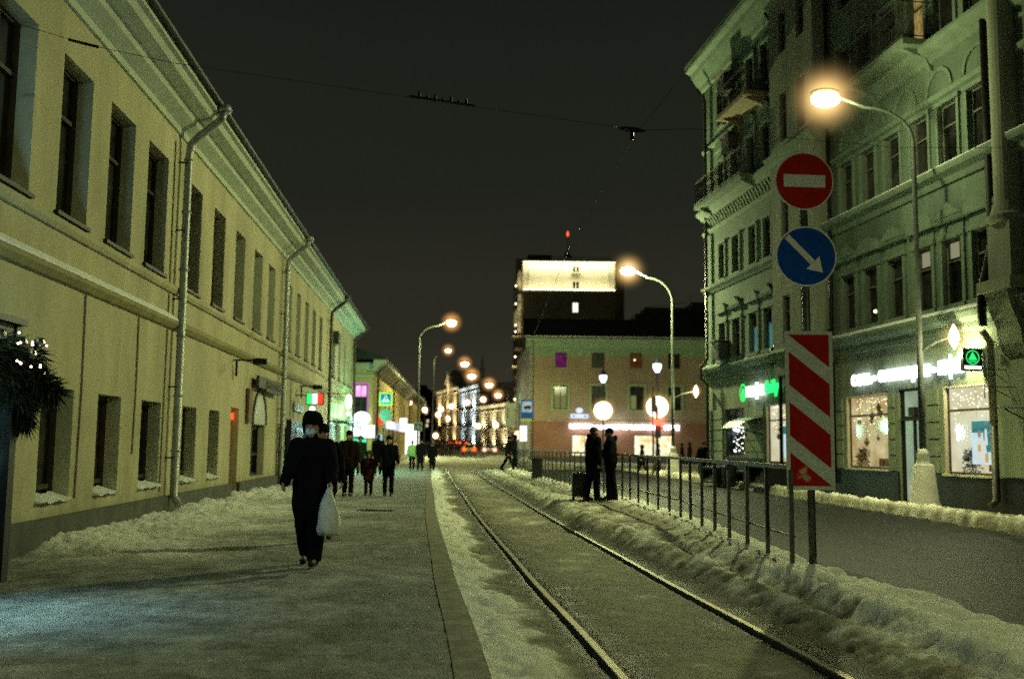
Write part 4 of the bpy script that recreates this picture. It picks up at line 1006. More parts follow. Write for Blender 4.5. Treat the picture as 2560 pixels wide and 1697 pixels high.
# seen from the viewer's side: the face towards the camera
FZ = lambda n_, z, e_=0: FR.P(22.85 - e_, z, n_)
ring(q, .30, 3.65, .145, .165)
q.poly([FZ(.30 - .11, 3.59, .004), FZ(.30 + .11, 3.59, .004), FZ(.30, 3.78, .004)]); q.poly([FZ(.21, 3.545, .004), FZ(.39, 3.545, .004), FZ(.39, 3.565, .004), FZ(.21, 3.565, .004)])
q.build('emblem', emis('sign_green', (.03, 1, .18), 1.3), bx)
q = MB(); q.poly([FZ(.10, 3.39, .004), FZ(.50, 3.39, .004), FZ(.50, 3.45, .004), FZ(.10, 3.45, .004)]); q.build('white_strip', lw_, bx)
sg2 = thing('shop_sign', FR.P(36.5, 3.6, .1), 'glowing green and white shop sign with a round emblem and the word daily', 'shop sign')
gm_ = emis('letters_green', (.02, 1, .16), 1.9)
q = MB()
for i in range(28):
    a, b = 2 * PI * i / 28, 2 * PI * (i + 1) / 28
    for r0_, r1_ in ((.27, .32),): q.poly([FR.P(38.0 + .85 * r * 1.2 * math.cos(t), 3.60 + r * 1.05 * math.sin(t), .10) for r, t in ((r0_, a), (r1_, a), (r1_, b), (r0_, b))])
q.poly([FR.P(u, z, .10) for u, z in ((38.2, 3.48), (37.8, 3.48), (38.0, 3.82))]); q.poly([FR.P(u, z, .10) for u, z in ((38.17, 3.38), (37.83, 3.38), (37.83, 3.43), (38.17, 3.43))])
q.build('emblem', gm_, sg2)
text_mesh('кофе', 'lettering', lw_, sg2, FR.P(37.55, 3.30, .10), XD, (0, 0, 1), Lr(37.55, 35.85), .60, .05, .03)
text_mesh('daily', 'lettering', gm_, sg2, FR.P(35.8, 3.32, .10), XD, (0, 0, 1), Lr(35.8, 34.5), .60, .05, .01)
# posters, ornaments and fairy lights in the shop windows
def poster(y0, y1, z0, z1, n_, label):
    p = thing('poster', FR.P((y0 + y1) / 2, z0, n_), label, 'poster')
    q = MB(); q.fbox(FR, y0, y1, z0, z1, n_ - .012, n_); q.build('light_panel', emis_var('poster_pale', (.60, .85, .92), (.95, 1, 1), .95, 5), p)
    q = MB(); q.quad(*[FR.P(u, z, n_ + .004) for u, z in ((y0 + .02, z1 - .30), (y1 - .02, z1 - .30), (y1 - .02, z1 - .03), (y0 + .02, z1 - .03))]); q.quad(*[FR.P(u, z, n_ + .004) for u, z in ((y0 + .02, z1 - .75), (y0 + (y1 - y0) * .35, z1 - .75), (y0 + (y1 - y0) * .4, z1 - .305), (y0 + .02, z1 - .305))]); q.build('teal_field', emis('poster_teal', (.05, .26, .27), .8), p)
    q = MB(); m_ = (y0 + y1) / 2
    q.poly([FR.P(m_ + u, z0 + v, n_ + .008) for u, v in ((-.22, .05), (.24, .05), (.2, .5), (.1, .62), (-.06, .62), (-.18, .46))]); q.poly([FR.P(m_ - .18 + u, z0 + v, n_ + .008) for u, v in ((-.08, .45), (.06, .45), (.03, .82), (-.05, .82))]); q.build('pictured_figures', emis('poster_fig', (.95, .92, .84), .9), p)
    q = MB(); q.poly([FR.P(m_ + .02 + u, z0 + v, n_ + .011) for u, v in ((0, .3), (.11, .3), (.11, .46), (0, .46))]); q.poly([FR.P(m_ - .26 + u, z0 + v, n_ + .011) for u, v in ((0, .05), (.12, .05), (.12, .25), (0, .28))]); q.build('orange_patch', emis('poster_orange', (.9, .45, .12), .9), p)
    q = MB(); q.poly([FR.P(m_ + .06 + .07 * math.cos(t), z0 + .70 + .085 * math.sin(t), n_ + .011) for t in [2 * PI * i / 12 for i in range(12)]]); q.build('pictured_face', emis('poster_face', (.62, .33, .2), .8), p)
poster(22.95, 23.72, 1.20, 2.24, -.155, 'teal topped poster with pale figures in the rightmost shop window')
poster(33.9, 34.9, 1.2, 2.3, -.155, 'pale blue poster behind the glass just left of the striped board')
def ornaments(o, n, label, group=None):
    r = thing('window_ornaments', FR.P((o[0] + o[1]) / 2, 2, -.2), label, 'ornaments')
    for i in range(n):
        y_, z_ = random.uniform(o[0] + .35, o[1] - .12), random.uniform(o[2] + .5, o[3] - .25)
        q = MB(); s_ = random.uniform(.05, .085); c = FR.P(y_, z_, -.22)
        q.lathe([(.004, s_ * 1.7), (s_, .2 * s_), (s_ * .8, -.5 * s_), (.004, -s_ * 1.6)], c, 8); q.tube([(c[0], c[1], c[2] + s_ * 1.6), (c[0], c[1], o[3] - .05)], .003, 4)
        q.build('bauble', mat('bauble_brown', (.20, .07, .03), (.3, .12, .05), 8, .4), r)
    q = MB()
    for i in range(60): q.ball(FR.P(random.uniform(o[0] + .2, o[1] - .07), o[3] - .08 - abs(random.gauss(0, .45)), -.2), .010, seg=6, rings=4)
    q.build('fairy_lights', emis('fairy_gold', (1, .86, .5), 6), r)
ornaments(W1, 7, 'brown baubles and fairy lights hung in the amber shop window')
ornaments(W2, 4, 'baubles and fairy lights hung behind the rightmost shop window')
ornaments(WL, 2, 'baubles hung in the shop window behind the striped board')
fl_ = thing('fairy_lights', FR.P(39.2, 2, -.2), 'string of white fairy lights in the dark left shop window', 'fairy lights')
q = MB()
for i in range(46): q.ball(FR.P(random.uniform(38.3, 39.9), random.uniform(1.3, 2.5) if i % 3 else random.uniform(1.3, 2.0), -.2), random.uniform(.012, .028), seg=6, rings=4)
q.build('bulbs', emis('fairy_white', (1, .97, .8), 6), fl_)
q = MB(); q.ball(FR.P(39.9, 2.35, -.35), .18, .18, .25); q.build('lit_globe', emis('fairy_globe', (.75, .9, 1), 3), fl_)
for y_, lb in ((29.35, 'small dark fir in the corner of the amber shop window'), (24.0, 'small dark fir at the left of the rightmost shop window')):
    q = MB()
    for k in range(14): needles(q, FR.P(y_ + random.uniform(-.22, .22), 1.05 + .035 * k, -.3), 30, .22 - .013 * k, .09, .2)
    o = q.build('potted_fir', mat('fir_display', (.04, .035, .015), (.10, .07, .03), 9, .8)); tag(o, lb, 'plant')
for a_, b_, lb in ((27.5, 28.4, 'red and brown gift boxes on the sill of the amber window'), (22.65, 23.3, 'low red display goods in the rightmost shop window')):
    q = MB()
    for i in range(7): y_ = random.uniform(a_, b_); q.fbox(FR, y_, y_ + .16, 1.04, 1.1 + random.random() * .22, -.45 - .02 * i, -.3 - .02 * i)
    o = q.build('gift_boxes', mat('gift_red', (.35, .05, .02), (.5, .12, .05), 4, .5)); tag(o, lb, 'gift boxes')
cw = thing('door_canopy', FR.P(37.6, 2.4, .5), 'small curved glass canopy over a doorway on the green building', 'canopy')
q = MB(); pr = [(0.0, 2.62), (.35, 2.58), (.7, 2.46), (1.0, 2.22)]
for (n0, z0), (n1, z1) in zip(pr, pr[1:]): q.hexa([FR.P(36.2, z0, n0), FR.P(37.9, z0, n0), FR.P(37.9, z1, n1), FR.P(36.2, z1, n1), FR.P(36.2, z0 + .03, n0), FR.P(37.9, z0 + .03, n0), FR.P(37.9, z1 + .03, n1), FR.P(36.2, z1 + .03, n1)])
q.build('canopy_panel', mat('canopy_pale', (.35, .5, .42), (.45, .6, .52), 3, .3), cw)
q = MB()
for y_ in (36.25, 37.85): q.tube([FR.P(y_, 2.0, 0.02), FR.P(y_, 2.1, .5), FR.P(y_, 2.22, .98)], .025, 6)
q.build('bracket', M['iron'], cw)
q = MB()
for y_, z_, l in ((21.9, 3.3, .5), (21.6, 2.9, .75)): q.tube([FR.P(y_, z_, .1), FR.P(y_, z_, .1 + l), FR.P(y_, z_ - .25, .1 + l)], .011, 6); q.tube([FR.P(y_, z_ - .3, .1), FR.P(y_, z_ - .05, .1 + l * .7)], .009, 6)
o = q.build('wall_bracket', M['iron']); tag(o, 'black iron bracket arms on the wall right of the rightmost downpipe', 'bracket')
q = MB(); q.fbox(FR, 20.3, 21.3, 2.42, 2.46, .12, .7)
for y_ in (20.4, 21.2): q.tube([FR.P(y_, 2.15, .12), FR.P(y_, 2.4, .66)], .018, 6)
o = q.build('awning', M['steel']); tag(o, 'small snow covered awning at the right edge of the photo', 'awning')

# ================================================================== STREET LAMPS
H_NEAR = halo_mat('halo_near', (1.0, .62, .22), 6.0)
H_FAR = halo_mat('halo_far', (1.0, .46, .12), 2.6, 2.2)
def street_lamp(x, y, zb, htop, dx, hx, hz, label, power=0, spill=0, aimx=0, hr=.7, group='tall street lamps along the street', big=True, far=False, ped=0, pedw=260, pedx=1.12, pedy=0, psize=1.0, z0=0.0, hdy=0.0):
    """pole with curved arm; dx = horizontal reach of the lamp head from the pole"""
    root = thing('street_lamp', (x, y, zb), label, 'street lamp', group)
    if big:
        q = MB(); q.lathe([(.40, 0), (.38, .06), (.36, .12), (.33, .16), (.24, 1.0), (.22, 1.03), (.15, 1.06), (.17, 1.12), (.13, 1.18), (.15, 1.25), (.09, 1.4)], (x, y, zb), 22); q.build('base', M['concrete'], root, smooth=True)
    q = MB(); k = 1 if dx > 0 else -1
    A_ = [(x, y, zb + (1.3 if big else 0)), (x, y, zb + htop * .5), (x, y, zb + htop)]
    rise_ = hz - (zb + htop)
    for i in range(1, 9):
        t = i / 8 * PI / 2; A_.append((x + dx * (.55 * (1 - math.cos(t)) ), y + hdy * .55 * (1 - math.cos(t)), zb + htop + rise_ * .75 * math.sin(t)))
    A_.append((x + dx * .92, y + hdy * .92, hz + .02))
    q.tube(A_, [.085, .07, .055] + [.042] * 8 + [.035], 10); q.build('pole', M['paint_pole'], root, smooth=True)
    q = MB(); hx_ = x + dx; hy_ = y + hdy
    q.ball((hx_, hy_, hz + .06 * psize), .38 * psize, .22 * psize, .13 * psize); q.build('lamp_head', M['paint_pole'], root, smooth=True)
    q = MB(); q.ball((hx_, hy_, hz - .09 * psize), (.27 if far else .36) * psize, .24 * psize, .20 * psize); q.build('luminaire', M['lamp_far'] if far else M['lamp_w'], root, smooth=True)
    halo(root, (hx_, hy_, hz - .06), hr, H_FAR if far else H_NEAR)
    if power: lamp_light('lamp_light', (hx_, hy_, hz - .40 * psize), root, power, GREENISH, 'SPOT', 150 if aimx else 168, .5, .16, aim=(hx_ + aimx, hy_ - .8, 0) if aimx else None)
    if spill: lamp_light('lamp_spill', (hx_ - .1, hy_ - .45, hz - .40 * psize), root, spill, GREENISH, 'POINT', radius=.16)
    if ped:
        pz = 4.2; s_ = ped; sdy = pedy; sdx = pedx
        q = MB(); q.tube([(x, y, pz - .35), (x + sdx * .45, y + sdy * .45, pz - .12), (x + sdx * .94, y + sdy * .94, pz)], .025, 6); q.build('side_arm', M['paint_pole'], root)
        q = MB(); q.lathe([(.01, -.30), (.10, -.12), (.12, .02), (.08, .16), (.01, .30)], (x + sdx, y + sdy, pz - .02), 12); q.build('side_lantern', emis('lantern_warm', (1, .80, .45), 9), root, smooth=True)
        halo(root, (x + sdx, y + sdy, pz), .40, H_FAR)
        lamp_light('side_light', (x + sdx - .1, y + sdy - .25, pz - .42), root, pedw, (.96, .96, .48), 'POINT', radius=.12)
    return root
street_lamp(9.88, 24.0, .15, 8.95, -2.15, 0, 10.25, 'tall street lamp on a flared concrete base, the big glaring lamp at upper right', 4400, 400, -9, 1.3, ped=1, pedw=190, pedx=.55, pedy=-.65)
street_lamp(7.78, 48.0, .15, 8.3, -2.15, 0, 10.1, 'tall street lamp behind the railing in front of the pink building', 2600, 5500, 0, 1.3, ped=1)
street_lamp(11.2, -4.0, .15, 8.95, -2.15, 0, 10.25, 'tall street lamp beside the right kerb just behind the viewpoint', 2500, 120, -6, .9)
street_lamp(-7.0, 75, 0, 9.3, 2.4, 0, 10.75, 'tallest street lamp on the left, its pole carrying the lower crossing sign', 4500, 1500, 0, 1.0, far=True, psize=1.3)
street_lamp(-7.45, 95, 0, 9.2, 1.35, 0, 10.5, 'bluish lamp post just right of the tall left lamp, with a small head', 1200, 0, 0, .8, far=True, psize=1.0, big=False)
street_lamp(-7.3, 112, 0, 9.6, 2.0, 0, 10.65, 'faint thin lamp post in front of the lit beige building', 1800, 0, 0, 1.1, far=True, psize=1.6, big=False)
street_lamp(-7.9, 131, 0, 9.8, 2.65, 0, 10.6, 'distant street lamp, fourth of the left row, over the lit white building', 1800, 0, 0, 1.35, far=True, psize=1.9, big=False)
street_lamp(-.5, 145, 0, 9.6, -2.75, 0, 10.3, 'distant lamp on the right row reaching left over the yellow pilastered building', 2500, 0, 0, 1.35, far=True, psize=1.9, big=False)
street_lamp(.1, 172, .2, 9.0, -2.4, 0, 10.1, 'farthest lamp of the right row, low over the yellow pilastered building', 1500, 0, 0, 1.35, far=True, psize=1.9, big=False)
# ================================================================== YELLOW CORNER BUILDING BEYOND
cb = thing('corner_building', (-9, 70, 0), 'low ochre corner building with a pink lit window beyond the long yellow building', 'building')
ochre = mat('plaster_ochre', (.36, .25, .08), (.45, .33, .12), 1.5, .9, .2, 20, streak=True)
FC = FrF(61.0); FD = Fr(-8.46 + .045 * 61, -.045, +1)
q = MB(); facade(q, FC, -14, -8.47, 0, 6.0, [(-9.62, -8.82, 3.3, 5.1), (-10.2, -9.35, .2, 2.6), (-9.2, -8.75, .2, 2.5)], .2)
facade(q, FD, 61.02, 124, 0, 6.3, [(64 + i * 4.6, 65.3 + i * 4.6, 3.4, 5.0) for i in range(12)] + [(64 + i * 4.6, 65.6 + i * 4.6, .6, 2.6) for i in range(12)], .2)
q.build('wall', ochre, cb)
q = MB(); q.extr(FD, 60.6, 124, [(0, 5.9), (.1, 5.95), (.3, 6.2), (.7, 6.4), (.75, 6.6), (0, 6.65)]); q.extr(FC, -14, -8.3, [(.002, 5.95), (.08, 6.0), (.14, 6.25), (.14, 6.4), (0, 6.45)]); q.extr(FC, -14, -8.45, [(.002, 5.5), (.08, 5.5), (.08, 5.7), (.002, 5.75)]); q.extr(FC, -14, -8.45, [(.002, 2.9), (.08, 2.9), (.1, 3.05), (.002, 3.1)])
q.build('cornice', mat('plaster_corner_trim', (.33, .30, .19), (.42, .38, .25), 2, .9), cb)
q = MB(); q.extr(FD, 60.3, 124, [(.8, 6.62), (.8, 6.68), (-5, 8.6), (-10, 6.6)]); q.build('roof', M['roof_dark'], cb)
q = MB(); q.box(-12.5, -11.6, 63, 64, 7.5, 9.3); q.build('chimney', M['plinth'], cb)
pk = emis_var('pink_light', (1, .25, .75), (1, .75, .95), 1.3, 2.0)
def far_window(F, a, b, c, d_, parent, pane_m, e=-.18, fw=.07):
    m = MB()
    m.fbox(F, a, a + fw, c, d_, e, e + .07); m.fbox(F, b - fw, b, c, d_, e, e + .07); m.fbox(F, a + fw, b - fw, c, c + fw, e, e + .07); m.fbox(F, a + fw, b - fw, d_ - fw, d_, e, e + .07)
    m.fbox(F, (a + b) / 2 - .03, (a + b) / 2 + .03, c + fw, d_ - fw, e, e + .06)
    w_ = m.build('window', M['wood_dark'], parent)
    m = MB(); m.quad(*[F.P(u, z, e + .01) for u, z in ((a, c), (b, c), (b, d_), (a, d_))]); m.build('pane', pane_m, w_)
    return w_
w_ = far_window(FC, -9.62, -8.82, 3.3, 5.1, cb, M['pane_dark'])
m = MB(); m.quad(*[FC.P(u, z, -.12) for u, z in ((-9.6, 4.35), (-8.9, 4.35), (-8.9, 5.05), (-9.6, 5.05))]); m.build('lit_blind', pk, w_)
q = MB(); q.fbox(FC, -9.75, -9.62, 3.3, 5.25, .02, .06); q.fbox(FC, -9.62, -8.7, 5.1, 5.22, .02, .06); q.fbox(FC, -8.82, -8.7, 3.3, 5.1, .02, .06); q.build('lit_frame', emis('pink_frame', (1, .45, .8), .45), w_)
far_window(FC, -10.2, -9.35, .2, 2.6, cb, emis_var('door_green', (.03, .12, .1), (.25, .85, .65), .8, 2)); far_window(FC, -9.2, -8.75, .2, 2.5, cb, emis_var('door_green', (0, 0, 0), (1, 1, 1), 1))
for i in range(12):
    far_window(FD, 64 + i * 4.6, 65.3 + i * 4.6, 3.4, 5.0, cb, M['pane_dark'])
    far_window(FD, 64 + i * 4.6, 65.6 + i * 4.6, .6, 2.6, cb, [M['pane_dark'], shop_dim, emis_var('violet_shop', (.25, .2, .9), (.8, .9, 1), .9, .9), emis_var('red_shop', (.25, .03, .03), (.6, .25, .2), .6, .9)][[2, 3, 0, 3, 1, 0, 1, 0, 0, 1, 0, 0][i]])
for y_ in (62.2, 76, 98):
    q = MB(); q.tube([FD.P(y_, 6.55, .8), FD.P(y_ + .3, 5.9, .15), FD.P(y_ + .3, .3, .15)], .07, 8); q.build('downpipe', M['pipe_brown'], cb, smooth=True)
q = MB()
for i in range(30): q.box(-8.9 + .02 * math.sin(i), -8.85, 62, 62.02, 5.6, 5.62)
# lit signs about the corner, each its own
def boxsign(name, verts_fn, m, label, cat='shop sign'):
    q = MB(); verts_fn(q); o = q.build(name, m); tag(o, label, cat); return o
white_sg = emis_var('white_sign_lit', (.85, 1, .95), (1, 1, 1), 2.2, 1.0)
def s1(q): q.ball((-9.05, 60.5, 3.0), .52, .16, .42); q.ball((-9.55, 60.5, 2.85), .30, .15, .30)
o = boxsign('cloud_sign', s1, emis('cloud_white', (.9, 1, .97), 2.4), 'rounded glowing white sign over the corner shop entrance')
def s2(q): q.box(-10.1, -9.15, 60.3, 60.5, 1.95, 2.55); q.box(-9.05, -8.25, 60.3, 60.5, 1.85, 2.6)
boxsign('light_box_sign', s2, white_sg, 'pair of glowing white panels below the rounded sign on the corner shop')
def s3(q): q.box(-9.5, -8.75, 60.25, 60.4, 1.45, 1.72)
boxsign('neon_sign', s3, emis('neon_green', (.05, 1, .45), 1.8), 'small green neon panel under the white panels of the corner shop')
def s4(q): q.tube([(-8.45, 54.5, 1.62), (-9.0, 54.5, .55)], .09, 8); q.tube([(-8.85, 54.5, .45), (-8.7, 54.5, -.0)], .05, 6)
boxsign('neon_tube', s4, emis('neon_green2', (.08, 1, .35), 1.8), 'slanting green neon tube glowing behind the walking people')
def s5(q): q.lathe([(.38, 0), (.38, .12)], (0, 0, 0), 20)
rdx, rdz = -8.6, 3.0
q = MB(); pts = [(rdx + .40 * math.cos(t), rdz + .40 * math.sin(t)) for t in [2 * PI * i / 24 for i in range(24)]]
q.add([(x, 64.0, z) for x, z in pts] + [(x, 64.14, z) for x, z in pts], [tuple(range(24)), tuple(range(24, 48))] + [(i, (i + 1) % 24, (i + 1) % 24 + 24, i + 24) for i in range(24)])
o = q.build('round_sign', emis('round_red', (1, .07, .03), 1.3)); tag(o, 'round red lit sign projecting from the ochre facade', 'shop sign')
q = MB(); q.fbox(FD, 69.5, 82, 2.55, 3.05, .1, .5); o = q.build('awning_sign', emis_var('awning_lit', (.35, .36, .5), (.95, .95, 1), 1.2, .5, .4, .6)); tag(o, 'long whitish lit awning sign along the ochre facade', 'shop sign')
q = MB(); q.fbox(FD, 83, 84, 2.5, 3.6, .2, .75); o = q.build('blade_sign', emis('blade_white', (.92, .95, 1), 2.0)); tag(o, 'bright white blade sign at the far end of the lit awning', 'shop sign')
q = MB(); q.fbox(FD, 94, 97.5, .05, 3.3, .1, 1.15); o = q.build('lit_entrance', emis('entrance_white', (1, 1, .93), 2.4)); tag(o, 'glaring white lit entrance booth far along the ochre facade', 'entrance')
for p_, c_, pw in (((-8.4, 57.5, 2.6), (.25, 1, .6), 300), ((-7.4, 52.5, 2.8), (.25, .95, .5), 340), ((-7.3, 47.0, 2.4), (.45, .9, 1), 420), ((-9.4, 95.5, 2.2), (1, 1, .9), 150)):
    lamp_light('sign_glow', p_, o, pw, c_, 'POINT', radius=.4)
q = MB(); q.fbox(FD, 63.2, 66, .9, 2.1, .1, .2); o = q.build('shop_display', emis_var('display_mix', (.1, .9, .6), (.55, .5, 1), 1.0, 1.2)); tag(o, 'violet and green lit shop front just past the ochre corner', 'shop front')

# ================================================================== DARK TOWER BLOCK FAR LEFT
tb = thing('apartment_block', (-28, 335, 2), 'dark distant apartment block with a few lit windows behind the left lamp posts', 'building')
FT = FrF(330)
q = MB(); q.box(-32.5, -27.5, 330, 350, 0, 19.6); q.box(-27.5, -23.2, 332, 350, 0, 17.0); q.build('wall', mat('block_dark', (.02, .02, .018), (.035, .033, .028), .3, .9), tb)
q = MB(); q.box(-31, -28.5, 334, 338, 19.6, 21); q.build('roof', M['roof_dark'], tb)
for (u, z) in ((-28.9, 14.0), (-28.4, 11.2), (-27.9, 8.4), (-28.1, 6.9), (-29.6, 15.4), (-30.8, 9.3)):
    q = MB(); q.fbox(FT, u, u + .7, z, z + 1.0, .02, .06); q.build('window', emis('far_window', (1, .8, .5), .8), tb)

# ================================================================== LIT BUILDINGS AT THE BEND
def lit_building(name, label, A_, B_, h, z0, wall_m, floors, nwin, light_c, power, extras=None, lit_pane=None):
    """street front running from point A_ (near, right) to B_ (far, left)"""
    dx, dy = B_[0] - A_[0], B_[1] - A_[1]; l = math.hypot(dx, dy); tx, ty = dx / l, dy / l
    nx, ny = (ty, -tx) if (-tx) * 1 < 0 or ty < 0 else (-ty, tx)
    if ny > 0: nx, ny = -nx, -ny
    class F_:
        def P(s, u, z, n=0.0): return (A_[0] + tx * u + nx * n, A_[1] + ty * u + ny * n, z)
    F = F_(); root = thing(name, (A_[0], A_[1], z0), label, 'building')
    pitch = l / nwin; fh = (h - 1.4) / floors; ops = []
    for k in range(floors):
        for i in range(nwin): ops.append((pitch * (i + .28), pitch * (i + .72), z0 + fh * k + fh * .22, z0 + fh * k + fh * .82))
    q = MB(); facade(q, F, 0, l, z0 - 2, z0 + h, ops, .3)
    q.quad(F.P(0, z0 - 2), F.P(0, z0 - 2, -12), F.P(0, z0 + h, -12), F.P(0, z0 + h)); q.quad(F.P(l, z0 - 2), F.P(l, z0 - 2, -12), F.P(l, z0 + h, -12), F.P(l, z0 + h)); q.build('wall', wall_m, root)
    q = MB()
    for k in range(1, floors + 1): q.extr(F, -.1, l + .1, [(.003, z0 + fh * k - .15), (.35, z0 + fh * k), (.4, z0 + fh * k + .15), (.003, z0 + fh * k + .25)])
    q.extr(F, -.2, l + .2, [(.003, z0 + h - .9), (.3, z0 + h - .7), (.8, z0 + h - .2), (.9, z0 + h), (-12, z0 + h + 1.2), (-12, z0 + h - .9)])
    q.build('cornice', wall_m, root)
    q = MB()
    for i in range(nwin + 1): 
        for k in range(floors): q.fbox(F, pitch * i - .28, pitch * i + .28, z0 + fh * k + .3, z0 + fh * (k + 1) - .2, .003, .3)
    build_each(q, 'pilaster', wall_m, root)
    for i, o in enumerate(ops):
        q = MB(); q.fbox(F, o[0], o[1], o[2], o[3], -.3, -.26); w_ = q.build('window', lit_pane if lit_pane and i % 3 != 1 else M['pane_dark'], root)
    for k in range(floors):
        for i in range(0, max(2, nwin // 3)):
            u = l * (i + .5) / max(2, nwin // 3)
            lamp_light('uplight', F.P(u, z0 + fh * k + .25, 1.3), root, power, light_c, 'SPOT', 150, .9, .3, aim=F.P(u, z0 + fh * k + 3.6, .0))
    if extras: extras(F, root, l)
    return root
warmw = mat('lit_cream', (.55, .50, .34), (.68, .62, .44), .4, .9); coolw = mat('lit_white', (.60, .64, .64), (.74, .77, .76), .4, .9); beigew = mat('lit_beige', (.44, .36, .22), (.55, .46, .30), .4, .9)
lit_building('pilaster_building', 'two storey building with brightly lit cream pilasters at the street bend', (.35, 209), (-7.3, 237), 9.6, .75, warmw, 2, 11, (1, .90, .58), 1700, lit_pane=emis('bend_warm', (1, .85, .5), .7))
def spires(F, root, l):
    q = MB()
    for u in (1.5, 9.5, l - 2): c = F.P(u, 0, -.6); q.lathe([(.55, 0), (.5, 1.8), (.75, 2.0), (.35, 2.3), (.3, 3.6), (.05, 5.6)], (c[0], c[1], 15.2 + (2.2 if u < 2 else 0)), 10)
    build_each(q, 'spire', coolw, root)
lit_building('white_lit_building', 'tall white facade lit with cold light, with spiky roof turrets', (-7.35, 237.5), (-13.5, 265), 14.6, 1.2, coolw, 3, 7, (.92, 1, .92), 1500, spires, lit_pane=emis('bend_cool', (.8, .95, 1), .8))
def cupola(F, root, l):
    q = MB(); c = F.P(l * .42, 0, -1.2); q.lathe([(2.1, -1.5), (2.1, 1.6), (2.5, 1.8), (2.6, 2.6), (2.3, 4.2), (1.5, 5.4), (.2, 6.1)], (c[0], c[1], 16.2), 14); q.build('cupola', beigew, root)
    lamp_light('uplight', F.P(l * .45, 16.5, 5.0), root, 2500, (1, .85, .5), 'SPOT', 120, .9, .3, aim=F.P(l * .42, 19.5, -1))
lit_building('cupola_building', 'warm lit beige building with a domed cupola, leftmost at the street bend', (-13.6, 266), (-22.2, 300), 15.2, 1.6, beigew, 3, 9, (1, .86, .52), 1700, cupola, lit_pane=emis('bend_warm', (1, .85, .5), .7))

# ================================================================== PINK BUILDING
pb = thing('pink_building', (10, 86, 0), 'pink and ochre building with a green cornice and a lit white letter sign', 'building')
FPk = FrF(85.0)
px_up = [(3.74, 4.70), (6.86, 7.94), (10.13, 11.17), (13.4, 14.45), (16.7, 17.7), (20, 21)]
px_lo = [(3.60, 4.78), (6.86, 8.02), (10.13, 11.31), (13.4, 14.5), (16.7, 17.8), (20, 21.1)]
ops = [(a, b, 8.14, 9.43) for a, b in px_up] + [(a, b, 4.58, 6.58) for a, b in px_lo]
SW = [(5.15, 7.40, .60, 2.46), (10.45, 13.95, .60, 2.48)]
q = MB(); facade(q, FPk, 1.6, 26, 3.55, 9.1, [(a, b, 8.14, 9.099) for a, b in px_up] + ops[6:], .25); q.build('upper_wall', mat('plaster_pinkish', (.30, .215, .14), (.37, .27, .18), .9, .9, .2, 12), pb)
q = MB(); facade(q, FPk, 1.6, 26, 9.1, 10.0, [(a, b, 9.101, 9.43) for a, b in px_up], .25); q.build('frieze', mat('frieze_green', (.22, .30, .18), (.28, .36, .22), 1.5, .9), pb)
q = MB(); facade(q, FPk, 1.6, 26, .55, 3.54, SW, .25); q.build('shop_wall', mat('plaster_red', (.25, .115, .075), (.31, .15, .10), .9, .9, .2, 12), pb)
q = MB(); q.fbox(FPk, 1.55, 26, -.2, .545, -.05, .12); q.build('plinth', M['plinth'], pb)
q = MB(); q.extr(FPk, 1.2, 26, [(.003, 9.86), (.08, 9.9), (.2, 10.2), (.5, 10.45), (.55, 10.6), (0, 10.62)]); q.build('cornice', mat('frieze_green', (0, 0, 0)), pb)
q = MB(); q.extr(FPk, 1.0, 26, [(.62, 10.625), (.62, 10.70), (-1.8, 11.3), (-7, 13.2), (-16, 10.65)]); q.build('roof', M['roof_dark'], pb)
q = MB(); q.extr(FPk, 1.0, 26, [(.60, 10.705), (.64, 10.705), (.64, 10.76), (.60, 10.76)]); q.build('gutter_edge', mat('gutter_pale', (.5, .52, .42), None, rough=.4, metal=.5), pb)
q = MB(); q.quad((1.6, 85, 0), (1.6, 85, 10.3), (.55, 104, 10.3), (.55, 104, 0)); q.build('side_wall', mat('plaster_side', (.34, .33, .30), (.44, .43, .40), 1, .9), pb)
q = MB(); q.extr(FPk, 1.6, 26, [(.003, 3.47), (.07, 3.5), (.07, 3.6), (.003, 3.64)]); q.build('string_course', mat('plaster_pinkish', (0, 0, 0)), pb)
q = MB()
for a, b in px_lo:
    for u0, u1, z0, z1 in ((a - .22, a - .005, 4.58, 6.8), (b + .005, b + .22, 4.58, 6.8), (a - .004, b + .004, 6.585, 6.8), (a - .25, b + .25, 4.42, 4.575)): q.fbox(FPk, u0, u1, z0, z1, .003, .05)
build_each(q, 'window_surround', mat('surround_green', (.27, .33, .17), (.33, .38, .22), 2, .9), pb)
pv = [emis_var('pane_violet', (.12, .01, .12), (.35, .03, .26), .36, 1.5), M['pane_dark'], emis_var('pane_brown', (.05, .018, .004), (.14, .05, .012), .6, 1.6), M['pane_dark'], M['pane_dark'], M['pane_dark']]
for (a, b), pm in zip(px_up, pv): far_window(FPk, a, b, 8.14, 9.43, pb, pm, -.22, .06)
q = MB(); q.ball((10.55, 85.15, 8.85), .07); q.build('lamp', emis('window_lamp', (1, .9, .5), 3), pb)
blind = emis('blind_green', (.40, .42, .14), .42)
for i, (a, b) in enumerate(px_lo):
    w_ = far_window(FPk, a, b, 4.58, 6.58, pb, M['pane_dark'], -.22, .07)
    if i in (0, 2, 3):
        q = MB(); q.quad(*[FPk.P(u, z, -.205) for u, z in ((a + .1, 4.66), (a + .55, 4.66), (a + .55, 5.8), (a + .1, 5.8))])
        if i == 0: q.quad(*[FPk.P(u, z, -.205) for u, z in ((a + .64, 4.66), (b - .1, 4.66), (b - .1, 5.8), (a + .64, 5.8))])
        q.build('lit_blind', blind, w_)
bright = emis_var('gold_shop', (.75, .50, .14), (1, .95, .70), 1.25, 2.6, .35, .62)
